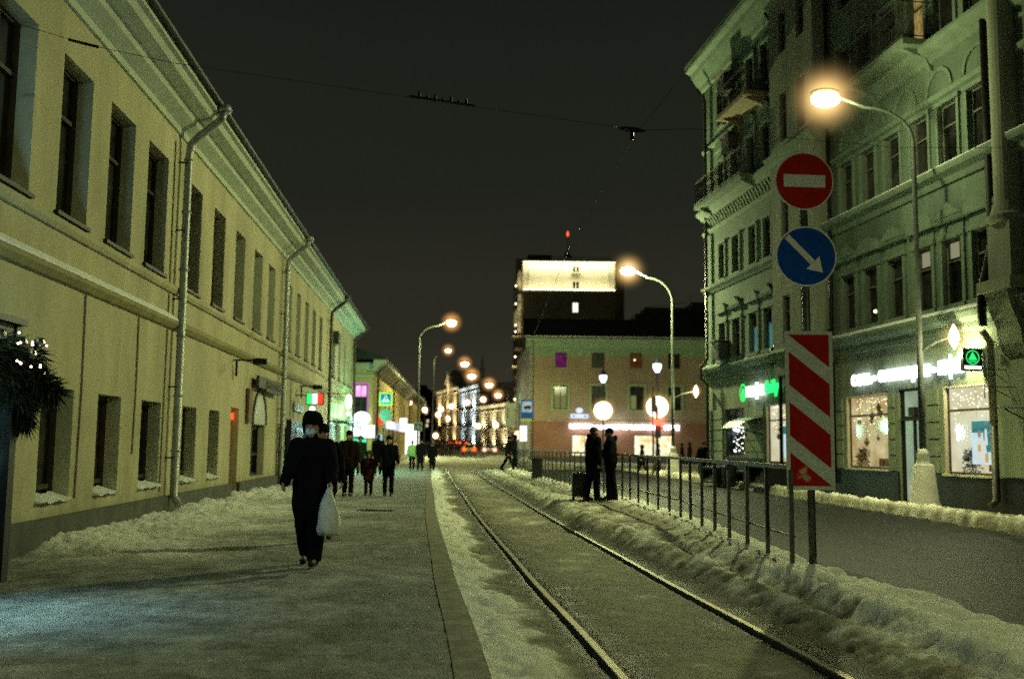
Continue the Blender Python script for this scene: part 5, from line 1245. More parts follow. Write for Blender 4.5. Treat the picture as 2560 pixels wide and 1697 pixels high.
for a, b, c, d_ in SW:
    w_ = far_window(FPk, a, b, c, d_, pb, bright, -.22, .08)
    q = MB()
    for i in range(150): q.ball((random.choice([a + .15 + random.random() * .3, b - .15 - random.random() * .3, random.uniform(a, b)]), 85.12, random.uniform(c + .1, d_ - .1)), .02, seg=5, rings=4)
    q.build('fairy_lights', emis('fairy_gold2', (1, .9, .5), 5), w_)
ls = thing('letter_sign', (9.5, 84.8, 3), 'row of glowing white capital letters across the pink building', 'shop sign')
lwp = emis('letters_cold', (.80, .92, 1), 7.0)
for txt, a, b in (('ЦЕНТР', 4.97, 6.95), ('МОДНОЙ', 7.02, 8.35), ('ОДЕЖДЫ', 8.42, 10.1), ('МАГАЗИН', 10.2, 12.72), ('ОБУВИ', 12.98, 14.28)):
    text_mesh(txt, 'lettering', lwp, ls, (a, 84.86, 2.90), (1, 0, 0), (0, 0, 1), b - a, .42, .08, .07)
q = MB(); q.fbox(FPk, 4.9, 14.35, 3.02, 3.10, .02, .04); q.build('mounting_rail', M['iron'], ls)
for u_ in (6, 9, 12.5): lamp_light('sign_glow', (u_, 84.2, 3.0), ls, 60, (.85, .94, 1), 'POINT', radius=.4)
hp = thing('street_plate', (5.8, 84.9, 4), 'white street name plate with blue arrows under a round house number', 'street sign')
q = MB(); q.fbox(FPk, 5.05, 6.58, 3.82, 4.18, .02, .08); q.build('plate', emis('plate_white', (.75, .82, 1), 1.1), hp)
q = MB(); pts = [FPk.P(5.81 + .30 * math.cos(t), 4.48 + .24 * math.sin(t), .08) for t in [2 * PI * i / 24 for i in range(24)]]; q.poly(pts); q.build('number_disc', emis('plate_white', (1, 1, 1), 1), hp)
q = MB(); q.poly([FPk.P(*p, .085) for p in ((5.15, 4.0), (5.4, 4.08), (5.4, 3.92))]); q.poly([FPk.P(*p, .085) for p in ((6.48, 4.0), (6.23, 4.08), (6.23, 3.92))]); q.build('arrows', emis('plate_blue', (.05, .08, .7), .5), hp)
q = MB(); q.tube([FPk.P(1.7, 10.4, .6), FPk.P(1.75, 9.8, .12), FPk.P(1.75, .4, .12)], .07, 8); q.build('downpipe', mat('pipe_greenish', (.25, .30, .24), None, rough=.5), pb, smooth=True)

# ================================================================== TALL BUILDING WITH THE LIT TOP
tl = thing('tall_building', (7, 131, 0), 'tall dark apartment building with a floodlit pale top storey', 'building')
FTl = FrF(130.0)
q = MB(); facade(q, FTl, 1.38, 13.5, -.3, 21.75, [(7.91, 8.71, 18.88, 20.25), (7.91, 8.71, 13.0, 14.3)], .25)
q.quad((13.5, 130, 0), (14.9, 131.5, 0), (14.9, 131.5, 26.1), (13.5, 130, 26.1)); q.quad((14.9, 131.5, 0), (14.9, 150, 0), (14.9, 150, 26), (14.9, 131.5, 26)); q.quad((1.38, 130, 0), (.2, 152, 0), (.2, 152, 21.75), (1.38, 130, 21.75))
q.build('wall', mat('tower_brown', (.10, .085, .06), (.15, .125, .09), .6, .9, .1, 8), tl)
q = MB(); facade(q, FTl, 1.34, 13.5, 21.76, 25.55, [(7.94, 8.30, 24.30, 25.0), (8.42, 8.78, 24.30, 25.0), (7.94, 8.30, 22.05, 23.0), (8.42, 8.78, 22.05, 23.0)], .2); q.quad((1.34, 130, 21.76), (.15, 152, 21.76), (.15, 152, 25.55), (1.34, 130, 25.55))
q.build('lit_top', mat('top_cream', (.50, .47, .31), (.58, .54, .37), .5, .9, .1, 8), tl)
q = MB(); q.fbox(FTl, 1.2, 13.6, 25.56, 25.75, -.2, .6); q.fbox(FTl, 1.2, 13.6, 21.62, 21.745, .003, .6); q.fbox(FTl, 2.1, 2.2, 21.76, 25.5, .003, .12); q.fbox(FTl, 12.6, 12.7, 21.76, 25.5, .003, .12); q.fbox(FTl, 7.75, 8.95, 24.06, 24.2, .003, .3); q.build('cornice', mat('top_cream', (0, 0, 0)), tl)
q = MB(); q.box(.4, 14.9, 130.3, 150, 25.76, 26.0); q.box(2, 5.2, 132, 138, 26.0, 26.9); q.box(1.8, 13.2, 131, 131.1, 26.4, 26.46); q.box(7, 12, 134, 142, 26, 26.6); q.build('roof', M['roof_dark'], tl)
for a, b, c, d_, m_ in ((7.94, 8.30, 24.30, 25.0, M['pane_dark']), (8.42, 8.78, 24.30, 25.0, M['pane_dark']), (7.94, 8.30, 22.05, 23.0, M['pane_dark']), (8.42, 8.78, 22.05, 23.0, M['pane_dark']), (7.91, 8.71, 18.88, 20.25, emis('tower_window', (1, .97, .82), 1.5)), (7.91, 8.71, 13.0, 14.3, emis('tower_window_green', (.1, .3, .18), .5))):
    far_window(FTl, a, b, c, d_, tl, m_, -.18, .06)
strip = emis('led_strip', (1, .93, .62), 6)
q = MB(); q.fbox(FTl, 1.4, 13.5, 25.44, 25.5, .42, .50); q.build('light_strip', strip, tl)
q = MB(); q.fbox(FTl, 1.4, 13.5, 21.80, 21.86, .42, .50); q.build('light_strip', strip, tl)
for i in range(7):
    u = 2.2 + i * 1.75
    pass
for z_, pw, tz in ((25.36, 430, 23.6), (21.95, 150, 23.6)):
    a_ = lamp_light('strip_light', FTl.P(7.4, z_, .75), tl, pw, (1, .93, .62), 'AREA', aim=FTl.P(7.4, tz, 0))
    a_.data.shape = 'RECTANGLE'; a_.data.size = 12.0; a_.data.size_y = .12
# lit bay columns and balconies down the street side
q = MB()
for z in (3.2, 6.0, 8.7, 10.2, 11.6, 14.0, 15.6): q.box(.05 if int(z) % 2 else .35, 1.33, 130.6, 134.5, z, z + .22)
build_each(q, 'balcony', mat('tower_balcony', (.4, .36, .24), None), tl)
q = MB(); q.lathe([(.30, 16.2), (.30, 21.4)], (1.0, 131.4, 0), 10); q.lathe([(.25, 22), (.45, 23), (.3, 24.6)], (1.0, 131.4, 0), 10); q.lathe([(.5, 17), (.62, 18), (.5, 19.2), (.3, 19.5)], (.75, 132.4, 0), 10); q.lathe([(.35, 4), (.35, 9.2)], (1.05, 131.2, 0), 10); build_each(q, 'bay_column', mat('tower_column', (.55, .5, .35), None), tl)
for z in (2.5, 7, 12, 16.6, 19.8, 22.6): lamp_light('facade_light', (.25, 129.9, z), tl, 50, (1, .86, .5), 'POINT', radius=.15)
q = MB()
for z in (16.3, 17.2, 20.0, 22.4, 13.0, 7.4): q.ball((.45, 130.4, z), .12, seg=8, rings=6)
build_each(q, 'facade_lamp', emis('facade_lamp', (1, .9, .6), 4), tl)
an = thing('roof_antenna', (7.2, 131, 26), 'dark antenna cluster on the tall building roof with a red warning lamp', 'antenna')
q = MB(); q.tube([(7.3, 131, 25.9), (7.3, 131, 29.6)], .04, 6); q.tube([(6.9, 131, 26.7), (7.9, 131, 26.5)], .05, 6); q.ball((7.2, 131, 26.8), .38, .2, .34, 8, 6); q.ball((7.65, 131, 26.5), .25, .2, .22, 8, 6); q.build('mast', M['iron'], an)
q = MB(); q.ball((7.3, 131, 29.6), .14, .14, .34); q.build('warning_lamp', emis('warning_red', (1, .08, .02), 3), an)

dk = thing('dark_building', (20, 112, 0), 'unlit dark block with a stepped flat roof between the tall and the green buildings', 'building')
q = MB(); q.box(13.9, 30, 112, 128, 0, 16.4); q.box(15.0, 20.2, 113, 124, 16.4, 17.3); q.box(20.5, 30, 112.5, 126, 16.4, 17.9); q.build('wall', mat('dark_brick', (.020, .019, .018), (.032, .030, .027), .7, .9), dk)
q = MB()
for u in (16, 17.2, 21.5): q.fbox(FrF(112), u, u + .8, 13.5, 14.9, .01, .05)
q.build('window', mat('dark_pane2', (.03, .035, .035), None, rough=.2), dk)
q = MB(); q.tube([(18.5, 113, 17.3), (18.5, 113, 19.4)], .03, 5); q.tube([(15.2, 113, 17.3), (20, 113, 17.9)], .03, 5); q.tube([(20.4, 113, 17.3), (20.4, 113, 18.9)], .03, 5); q.build('roof_railing', M['iron'], dk)

# ================================================================== GLOBE LAMPS AND SIGNS ON THE CROSSING
LBALL = halo_mat('halo_ball', (1.0, .58, .18), 1.5, 1.6)
def globe_lamp(x, y, zb, lz, bz, br, label):
    r = thing('globe_lamp', (x, y, zb), label, 'park lamp', 'ornamental lamps with glowing garland balls')
    q = MB(); q.lathe([(.20, 0), (.18, .5), (.10, .6), (.06, .9), (.05, 2.2), (.05, lz - zb - .35), (.09, lz - zb - .3), (.05, lz - zb - .27)], (x, y, zb), 14); q.build('pole', M['iron'], r, smooth=True)
    q = MB(); q.lathe([(.10, -.25), (.22, -.02), (.23, .15), (.20, .2)], (x, y, lz), 12); q.build('lantern', emis('lantern_cold', (.75, .92, 1), 3.2), r, smooth=True)
    q = MB(); q.lathe([(.26, .2), (.24, .24), (.12, .42), (.06, .5), (.06, .56), (.01, .66)], (x, y, lz), 12); q.build('lantern_cap', M['iron'], r)
    q = MB(); q.ball((x, y, bz), br * .9, seg=24, rings=16); q.build('garland_ball', emis_var('ball_glow', (1, .86, .50), (1, 1, .86), 1.6, 7, .35, .6), r, smooth=True)
    q = MB()
    for i in range(240):
        t = i * 2.39996; z = 1 - 2 * (i + .5) / 240; s_ = math.sqrt(1 - z * z)
        q.ball((x + br * s_ * math.cos(t), y + br * s_ * math.sin(t), bz + br * z), .022, seg=6, rings=4)
    q.build('garland_bulbs', emis('bulb_warm', (1, .85, .5), 9), r)
    halo(r, (x, y, bz), br * 1.75, LBALL)
    lamp_light('ball_light', (x, y - br - .2, bz - .1), r, 160, (1, .86, .5), 'POINT', radius=.4)
    return r
globe_lamp(5.53, 60, -.01, 5.55, 3.62, .53, 'ornamental lamp behind the waiting couple with a clean glowing garland ball')
globe_lamp(7.62, 52, .1, 5.62, 3.56, .55, 'ornamental lamp whose garland ball is crossed by the traffic light')
tf = thing('traffic_light', (7.25, 50.6, 0), 'dark traffic light glowing red in front of the right garland ball', 'traffic light')
q = MB(); q.tube([(7.42, 50.8, 0), (7.42, 50.8, 3.6)], .06, 8); q.tube([(7.20, 50.7, 0), (7.20, 50.7, 4.6)], .035, 8); q.build('pole', M['iron'], tf)
q = MB(); q.box(7.12, 7.34, 50.5, 50.72, 3.25, 4.05); q.box(7.3, 7.58, 50.5, 50.72, 1.95, 2.6); q.build('housing', M['iron'], tf, bevel=.02)
q = MB(); q.ball((7.43, 50.45, 2.74), .17, .10, .17); q.build('red_lamp', emis('signal_red', (1, .05, .02), 7), tf)
halo(tf, (7.43, 50.42, 2.78), .62, halo_mat('halo_red', (1, .06, .03), 4, 2))

def crossing_sign(x, y, zc, s_, label, pole=True):
    r = thing('crossing_sign', (x, y, 0), label, 'road sign', 'pedestrian crossing signs')
    yg = emis('sign_lime', (.40, .62, .05), .30); F = FrF(y)
    q = MB(); q.fbox(F, x - s_ / 2, x + s_ / 2, zc - s_ / 2, zc + s_ / 2, 0, .03); b = q.build('plate', mat('plate_lime', (.45, .62, .06), (.5, .68, .1), 8, .4), r)
    q = MB(); k = s_ * .38; q.poly([F.P(x + u * k, zc + v * k, .034) for u, v in ((-1, -1), (1, -1), (1, 1), (-1, 1))]); q.build('blue_square', mat('plate_blue2', (.01, .09, .38), (.015, .11, .45), 8, .4), b)
    q = MB(); q.poly([F.P(x + u * k, zc + v * k, .038) for u, v in ((-.86, -.66), (.86, -.66), (0, .86))]); q.build('white_triangle', refl_w, b)
    q = MB()
    for pts in (((-.07, .42), (.05, .42), (.05, .55), (-.07, .55)), ((-.12, .38), (.12, .30), (.08, 0), (-.08, .02)), ((-.08, .02), (.02, .02), (-.18, -.45), (-.28, -.40)), ((-.02, .02), (.08, .02), (.27, -.40), (.17, -.45)), ((-.12, .34), (-.08, .22), (-.30, .05), (-.34, .12)), ((.10, .30), (.08, .18), (.28, .06), (.32, .14))):
        q.poly([F.P(x + u * k, zc + v * k, .042) for u, v in pts])
    for i in range(4): u = -.55 + i * .34; q.poly([F.P(x + u_ * k, zc + v * k, .042) for u_, v in ((u, -.60), (u + .16, -.60), (u + .16, -.50), (u, -.50))])
    q.build('walking_figure', M['iron'], b)
    if pole:
        q = MB(); q.tube([(x, y + .05, 0), (x, y + .05, zc + s_ * .4)], .035, 8); q.build('pole', M['steel'], r)
        q = MB(); q.lathe([(.36, -.01), (.36, .01)], (0, 0, 0), 24)
        q = MB(); pts = [(x + .34 * math.cos(t), zc - .86 + .34 * math.sin(t)) for t in [2 * PI * i / 24 for i in range(24)]]; q.poly([(a, y, b_) for a, b_ in pts]); q.build('disc_back', mat('disc_green', (.05, .13, .09), (.07, .17, .12), 6, .5), r)
    else:
        q = MB(); q.box(x + .0, x + .09, y + .001, y + .10, zc - .05, zc + .05); q.build('clamp', M['steel'], r)
    return r
crossing_sign(-6.80, 54, 3.9, .72, 'larger pedestrian crossing sign on its own post before the ochre building')
crossing_sign(-6.98, 74.8, 2.78, .66, 'smaller pedestrian crossing sign fixed low on the tall left lamp post', False)
bsn = thing('bus_stop_sign', (.45, 50.5, .2), 'blue and white bus stop sign on a pole at the far end of the platform', 'bus stop')
F = FrF(50.4); q = MB(); q.tube([(.42, 50.5, .1), (.42, 50.5, 4.1)], .035, 8); q.build('pole', mat('pole_teal', (.16, .26, .22), (.22, .32, .28), 5, .5), bsn)
q = MB(); q.fbox(F, .50, 1.10, 2.86, 3.80, 0, .05); pl = q.build('plate', mat('plate_blue3', (.012, .06, .30), (.016, .075, .36), 8, .4), bsn)
q = MB(); q.fbox(F, .55, 1.05, 3.16, 3.70, .0505, .054); q.build('white_panel', emis_var('panel_cyan', (.32, .55, .55), (.75, .88, .85), .6, 3), pl)
q = MB(); q.poly([F.P(u, z, .058) for u, z in ((.62, 3.36), (1.0, 3.33), (1.0, 3.46), (.95, 3.5), (.64, 3.47))]); 
for u in (.70, .92): q.poly([F.P(u + .035 * math.cos(t), 3.34 + .035 * math.sin(t), .060) for t in [2 * PI * i / 10 for i in range(10)]])
q.build('bus_symbol', M['iron'], pl)
q = MB(); q.fbox(F, .50, 1.05, 2.70, 2.84, 0, .04); q.build('number_plate', mat('plate_yellow', (.35, .38, .08), None, rough=.5), bsn)
ib = thing('info_board', (.0, 76, 0), 'tall pale information board on posts left of the bus stop sign', 'board')
F = FrF(76); q = MB(); q.fbox(F, -.48, .30, 2.85, 4.65, 0, .06); b_ = q.build('panel', mat('panel_grey', (.36, .38, .30), (.44, .45, .36), 3, .6), ib)
q = MB()
for i in range(4): q.fbox(F, -.35, -.18, 4.2 - i * .2, 4.28 - i * .2, .061, .064)
q.build('print_line', M['plinth'], b_); q = MB(); q.tube([(-.1, 76.1, 0), (-.1, 76.1, 4.6)], .05, 8); q.build('post', M['steel'], ib)
lb = thing('lit_stop_panel', (.7, 60, .9), 'small glaring white lit panel with an orange lamp by the bus stop', 'lit sign')
q = MB(); q.box(.52, .95, 60, 60.1, 1.75, 2.65); q.build('panel', emis('stop_white', (1, .97, .95), 2), lb)
q = MB(); q.ball((.45, 59.8, 2.1), .26); q.build('lamp', emis('stop_orange', (1, .6, .4), 3.0), lb); q = MB(); q.tube([(.8, 60.05, 0), (.8, 60.05, 1.75)], .04, 6); q.build('post', M['steel'], lb)

# distant small lanterns
LT = [(947, 931, 100, 'wall lantern on the ochre facade left of the tall lamp post'), (983, 947, 97, 'lantern hung between the two left lamp posts'), (1014, 958, 122, 'low lantern right of the bluish lamp post'), (1020, 945, 135, 'small lantern at the left edge of the lit beige building'),
      (1036, 967, 146, 'lantern low in front of the lit beige facade'), (1044, 939, 205, 'bright lantern high before the lit beige facade'), (1080, 930, 200, 'pinkish lantern in front of the white lit facade'), (1117, 923, 200, 'lantern at the roof edge of the cream pilastered building'),
      (1107, 984, 190, 'lantern low before the white lit facade'), (1147, 982, 185, 'lantern low before the cream pilasters'), (1009, 1006, 150, 'lowest lantern, above the parked dark car'), (1191, 984, 150, 'lantern beside the pale information board')]
for px_, py_, Y, lb in LT:
    x = (px_ - 1182) / 2299 * Y; z = 1.54 + (1026 - .0115 * (1182 - px_) - py_) / 2299 * Y
    zb = rise(Y); r = thing('street_lantern', (x, Y, zb), lb, 'lantern', 'small lanterns along the far street')
    q = MB(); s_ = Y * .0026; q.ball((x, Y, z), s_ * .9, seg=12, rings=8); q.build('globe', M['lamp_far'], r, smooth=True)
    q = MB()
    if Y == 100: q.tube([(x, Y, z + s_), (x - .9, Y, z + s_ + .1)], .03, 5)
    else: q.tube([(x, Y, zb - .2), (x, Y, z - s_ * .8)], .035, 6)
    q.build('post', M['iron'], r)
    halo(r, (x, Y, z), s_ * 2.3, H_FAR)

# ================================================================== OVERHEAD WIRES
span = thing('span_wire', (0, 13, 6.2), 'thin span wire crossing the street from the yellow building to the green building', 'wire')
sw_ = [(-5.95, 10.3, 6.15), (-5.05, 11.3, 6.16), (-4.27, 12.0, 6.22), (-1.40, 12.8, 6.10), (1.6, 14.2, 6.17), (1.76, 14.5, 6.23), (2.73, 14.85, 6.38), (6.5, 16.4, 6.6), (11.6, 17.5, 7.0)]
q = MB(); q.tube(sw_, .0038, 5); q.build('cable', M['iron'], span)
for (a, b, n) in ((.0, .42, 6),):
    q = MB()
    P0, P1 = Vector((-1.40, 12.8, 6.115)), Vector((-.55, 13.2, 6.13))
    q.tube([P0, P1], .016, 6)
    for i in range(7):
        p = P0.lerp(P1, .15 + i * .12); q.lathe([(.012, -.035), (.028, 0), (.012, .05 if i % 2 else .09)], tuple(p), 8)
    q.build('insulator', M['iron'], span)
q = MB(); q.tube([(-5.2, 11.16, 6.16), (-4.95, 11.4, 6.17)], .018, 8); q.build('insulator', M['iron'], span)
q = MB(); q.tube([(1.55, 14.3, 6.20), (1.66, 14.45, 6.235), (1.86, 14.5, 6.235), (1.97, 14.55, 6.24)], [.014, .04, .04, .014], 8); q.tube([(1.76, 14.5, 6.23), (1.76, 14.5, 6.08)], .028, 8); q.build('wire_hanger', M['iron'], span)
cwire = thing('contact_wire', (1.7, 15, 6.1), 'overhead tram contact wire running up the street above the track', 'wire')
q = MB(); q.tube([(2.9, 2, 5.95), (2.25, 9.5, 5.98), (1.76, 14.5, 6.08), (1.42, 24, 6.45), (1.0, 45, 6.5), (-.6, 75, 6.6)], .005, 5); q.build('cable', M['iron'], cwire)

# ================================================================== BINS, BENCH AND PLANTERS
def bin_(x, y, zb, w, hh, label):
    r = thing('litter_bin', (x, y, zb), label, 'litter bin', 'dark litter bins by the railing')
    q = MB(); q.box(x - w / 2, x + w / 2, y - w / 2, y + w / 2, zb, zb + hh); q.build('body', M['black'], r, bevel=.02)
    q = MB(); q.box(x - w / 2 - .02, x + w / 2 + .02, y - w / 2 - .02, y + w / 2 + .02, zb + hh + .003, zb + hh + .05); q.build('rim', M['iron'], r)
bin_(1.02, 38.6, .22, .42, .75, 'dark square litter bin standing alone at the railing')
tag_ = None
SWK = lambda y, n: FR.P(y, 0, n)
bc = thing('street_bench', SWK(37.5, 1.0), 'dark bench with pale slanted side panels on the right sidewalk', 'bench')
q = MB(); q.fbox(FR, 35.3, 39.2, .60, .68, .45, .95); q.fbox(FR, 35.3, 39.2, .70, 1.15, .42, .47); q.fbox(FR, 35.2, 39.3, .20, .27, .5, .95); q.build('seat', M['iron'], bc)
q = MB()
for y_ in (35.2, 37.1, 39.2): q.fbox(FR, y_, y_ + .12, .14, .60, .46, .95)
q.build('leg', M['iron'], bc)
for i, (y_, lb) in enumerate(((33.6, 'large dark framed planter box with a pale slanted face beside the striped board'), (38.6, 'smaller planter box with a pale slanted face beside the standing person'))):
    pl = thing('planter_box', SWK(y_, .9), lb, 'planter', 'planter boxes on the right sidewalk')
    s_ = 1.0 if i == 0 else .8
    q = MB(); q.fbox(FR, y_ - .9 * s_, y_ + .9 * s_, .16, .24, .55, 1.3); q.fbox(FR, y_ - .9 * s_, y_ - .75 * s_, .24, .98 * s_, .55, 1.3); q.fbox(FR, y_ + .75 * s_, y_ + .9 * s_, .24, .98 * s_, .55, 1.3); q.fbox(FR, y_ - .75 * s_, y_ + .75 * s_, .88 * s_, .98 * s_, .55, 1.3); q.build('frame', M['iron'], pl)
    q = MB(); q.hexa([FR.P(y_ - .74 * s_, .25, .6), FR.P(y_ + .74 * s_, .25, .6), FR.P(y_ + .74 * s_, .25, 1.28), FR.P(y_ - .74 * s_, .25, 1.28), FR.P(y_ - .74 * s_, .86 * s_, .6), FR.P(y_ + .74 * s_, .86 * s_, .6), FR.P(y_ + .74 * s_, .86 * s_, .75), FR.P(y_ - .74 * s_, .86 * s_, .75)]); q.build('slanted_face', M['concrete'], pl)
for y_, n_, lb in ((36.4, 1.25, 'dark round bin between the bench and the planter on the right sidewalk'),):
    r = thing('litter_bin', SWK(y_, n_), lb, 'litter bin'); c = SWK(y_, n_)
    q = MB(); q.lathe([(.22, .12), (.26, .5), (.27, .85), (.24, .88)], c, 16); q.build('body', M['black'], r); q = MB(); q.lathe([(.14, .88), (.16, 1.05), (.12, 1.08)], c, 12); q.build('lid', M['iron'], r)
# ================================================================== PEOPLE
skin = mat('skin', (.40, .22, .14), (.48, .28, .19), 20, .55, detail=3)
cloth = lambda n, a, b: mat(n, a, b, 16, 1.0, .5, 45, spec=.04)
blk = cloth('cloth_black', (.004, .004, .005), (.009, .009, .010)); navy = cloth('cloth_navy', (.004, .005, .009), (.009, .010, .018)); brn = cloth('cloth_brown', (.014, .008, .006), (.026, .015, .010))
maroon = cloth('cloth_maroon', (.035, .012, .012), (.06, .02, .02)); lime = cloth('cloth_lime', (.22, .40, .14), (.30, .50, .20)); gry = cloth('cloth_grey', (.05, .05, .045), (.09, .09, .08)); shoe = mat('boot_leather', (.008, .007, .007), (.02, .018, .016), 12, .5)
fur = mat('fur_hat', (.005, .0045, .004), (.014, .011, .01), 30, 1.0, .9, 60, spec=.03); hair = mat('hair_dark', (.015, .011, .008), (.03, .022, .016), 30, .7, .5, 80); maskm = mat('mask_blue', (.42, .62, .74), (.52, .72, .82), 12, .8)
neon_lit = cloth('cloth_neon_lit', (.01, .04, .025), (.02, .07, .045)); olive = cloth('cloth_olive', (.16, .17, .10), (.26, .26, .17)); eye_m = mat('eye_dark', (.01, .008, .006), None, rough=.2)

def remeshed(name, mb, m, parent, vox, sm=4, disp=0.0):
    me = bpy.data.meshes.new(name); me.from_pydata(mb.v, [], mb.f)
    bm = bmesh.new(); bm.from_mesh(me); bmesh.ops.recalc_face_normals(bm, faces=bm.faces); bm.to_mesh(me); bm.free()
    ob = bpy.data.objects.new(name, me); COL.objects.link(ob)
    r = ob.modifiers.new('r', 'REMESH'); r.mode = 'VOXEL'; r.voxel_size = vox
    s = ob.modifiers.new('s', 'SMOOTH'); s.factor = .5; s.iterations = sm
    dg = bpy.context.evaluated_depsgraph_get()
    me2 = bpy.data.meshes.new_from_object(ob.evaluated_get(dg)); bpy.data.objects.remove(ob); bpy.data.meshes.remove(me)
    if disp:
        sd = random.random() * 50
        for v in me2.vertices:
            p = Vector((v.co.x * 9 + sd, v.co.y * 9, v.co.z * 4.5)); v.co += v.normal * disp * (mnoise.noise(p) + .5 * mnoise.noise(p * 2.3))
    me2.name = name; me2.materials.clear(); me2.materials.append(m)
    me2.polygons.foreach_set('use_smooth', [True] * len(me2.polygons))
    return link_mesh(name, me2, parent)

def person(loc, rz, H, label, group=None, legs=((.0, 0), (.0, 0)), arms=((.05, .12, .15), (.05, .12, .15)), coat=blk, pants=blk, hem=.80, puff=1.0, hat=None, hatm=None,
           hood=False, mask=False, scarf=None, lean=.03, bulk=1.0, hy=0.0, near=False, collar=True, gloves=False, open_front=None, skirt=1.0):
    """local frame: faces +y, x to its right. legs: (hip angle fwd, knee bend) right, left; arms: (fwd, abduct, elbow)"""
    k = H / 1.75; root = thing('person', loc, label, 'person', group, rz)
    hk = 1.0 if H > 1.4 else 1.18     # children have larger heads
    V = Vector
    ank = []; kn = []; hp = []
    for s, (a, b) in zip((1, -1), legs):
        h_ = V((.095 * s, 0, .92)); n_ = h_ + .44 * V((0, math.sin(a), -math.cos(a))); c_ = n_ + .42 * V((0, math.sin(a - b), -math.cos(a - b)))
        hp.append(h_); kn.append(n_); ank.append(c_)
    drop = min(c.z for c in ank) - .085
    off = V((0, 0, -drop))
    hp = [p + off for p in hp]; kn = [p + off for p in kn]; ank = [p + off for p in ank]
    pel = V((0, 0, .95)) + off; L_ = lambda z: V((0, lean * (z - .95), z)) + off
    sh = [L_(1.43) + V((.185 * s, 0, 0)) for s in (1, -1)]
    el, wr, hd = [], [], []
    for s, p, (f, ab, e) in zip((1, -1), sh, arms):
        d1 = V((s * math.sin(ab), math.sin(f) * math.cos(ab), -math.cos(f) * math.cos(ab))); q = f + e
        inn = -.35 * max(0, e - .6)
        d2 = V((s * math.sin(ab * .6 + inn), math.sin(q) * math.cos(ab * .6 + inn), -math.cos(q) * math.cos(ab * .6 + inn)))
        el.append(p + .285 * d1); wr.append(el[-1] + .255 * d2); hd.append(d2)
    neck = L_(1.50); hc = L_(1.635) + V((0, .02, 0))
    S = lambda p: tuple(V(p) * k)
    # --- body: one continuous surface with head, face and five fingered hands
    B = MB()
    hR = hk
    hv = lambda x, y, z: S(hc + V((math.cos(hy) * x - math.sin(hy) * y, math.sin(hy) * x + math.cos(hy) * y, z)) * hR)
    B.ball(S(hc + V((0, -.01, .03)) * hR), .078 * k * hR, .098 * k * hR, .108 * k * hR, 16, 12); B.cap(hv(0, .035, -.05), .058 * k * hR, hv(0, .045, -.08), .040 * k * hR)
    B.cap(hv(0, .098, .005), .012 * k * hR, hv(0, .108, -.028), .017 * k * hR, 8); B.cap(hv(-.03, .080, .045), .014 * k * hR, hv(.03, .080, .045), .014 * k * hR, 8); B.cap(hv(-.022, .088, -.058), .009 * k * hR, hv(.022, .088, -.058), .009 * k * hR, 8)
    for s in (1, -1): B.ball(hv(.080 * s, -.005, .0), .014 * k * hR, .024 * k * hR, .034 * k * hR, 8, 6); B.ball(hv(.045 * s, .062, -.02), .026 * k * hR, .026 * k * hR, .022 * k * hR, 8, 6)
    B.cap(S(neck - V((0, 0, .04))), .058 * k, S(hc - V((0, .012, .06))), .052 * k)
    for s in (.07, -.07): B.cap(S(L_(1.36) + V((s, 0, 0))), .105 * k, S(L_(1.0) + V((s, 0, 0))), .10 * k)
    B.cap(S(sh[0]), .06 * k, S(sh[1]), .06 * k)
    for i, s in enumerate((1, -1)):
        B.cap(S(sh[i]), .055 * k, S(el[i]), .042 * k); B.cap(S(el[i]), .040 * k, S(wr[i]), .027 * k)
        B.cap(S(hp[i]), .088 * k, S(kn[i]), .056 * k); B.cap(S(kn[i]), .054 * k, S(ank[i]), .038 * k); B.cap(S(ank[i] + V((0, -.03, -.04))), .04 * k, S(ank[i] + V((0, .14, -.05))), .034 * k)
        d_ = hd[i]; sd = d_.cross(V((s, 0, 0))); sd = sd.normalized() if sd.length > .1 else V((0, 1, 0)); pn = d_.cross(sd).normalized(); pn = pn if pn.x * s < 0 else -pn
        w_ = wr[i]; pc = w_ + d_ * .085
        for t in (-.024, -.008, .008, .024): B.cap(S(w_ + sd * t * .7), .017 * k, S(pc + sd * t), .015 * k, 8)
        for t, ln in zip((-.030, -.010, .010, .030), (.058, .070, .074, .066)):
            a_ = pc + sd * t; b_ = a_ + (d_ * .8 + pn * .5).normalized() * ln * .5; c_ = b_ + (d_ * .45 + pn * .9).normalized() * ln * .5
            B.cap(S(a_), .0098 * k, S(b_), .009 * k, 8); B.cap(S(b_), .009 * k, S(c_), .0078 * k, 8)
        a_ = w_ + d_ * .025 + sd * .026; b_ = a_ + (d_ * .6 + sd * .7 + pn * .3).normalized() * .045; c_ = b_ + (d_ * .9 + pn * .4).normalized() * .03
        B.cap(S(a_), .014 * k, S(b_), .011 * k, 8); B.cap(S(b_), .0105 * k, S(c_), .009 * k, 8)
    remeshed('body', B, skin, root, .0085 * (1 if near else 1.25), 3)
    for s in (1, -1):
        q = MB(); q.ball(hv(.031 * s, .086, .022), .0105 * k * hR, .008 * k * hR, .008 * k * hR, 8, 6); q.build('eye', eye_m, root, smooth=True, local=True)
    # --- trousers
    T = MB()
    for i in (0, 1): T.cap(S(hp[i] + V((0, 0, .04))), .112 * k * bulk, S(kn[i]), .080 * k * bulk); T.cap(S(kn[i]), .080 * k * bulk, S(ank[i] + V((0, 0, .03))), .070 * k * bulk)
    T.cap(S(hp[0] + V((0, 0, .05))), .11 * k, S(hp[1] + V((0, 0, .05))), .11 * k); remeshed('trousers', T, pants, root, .016, 4, .010)
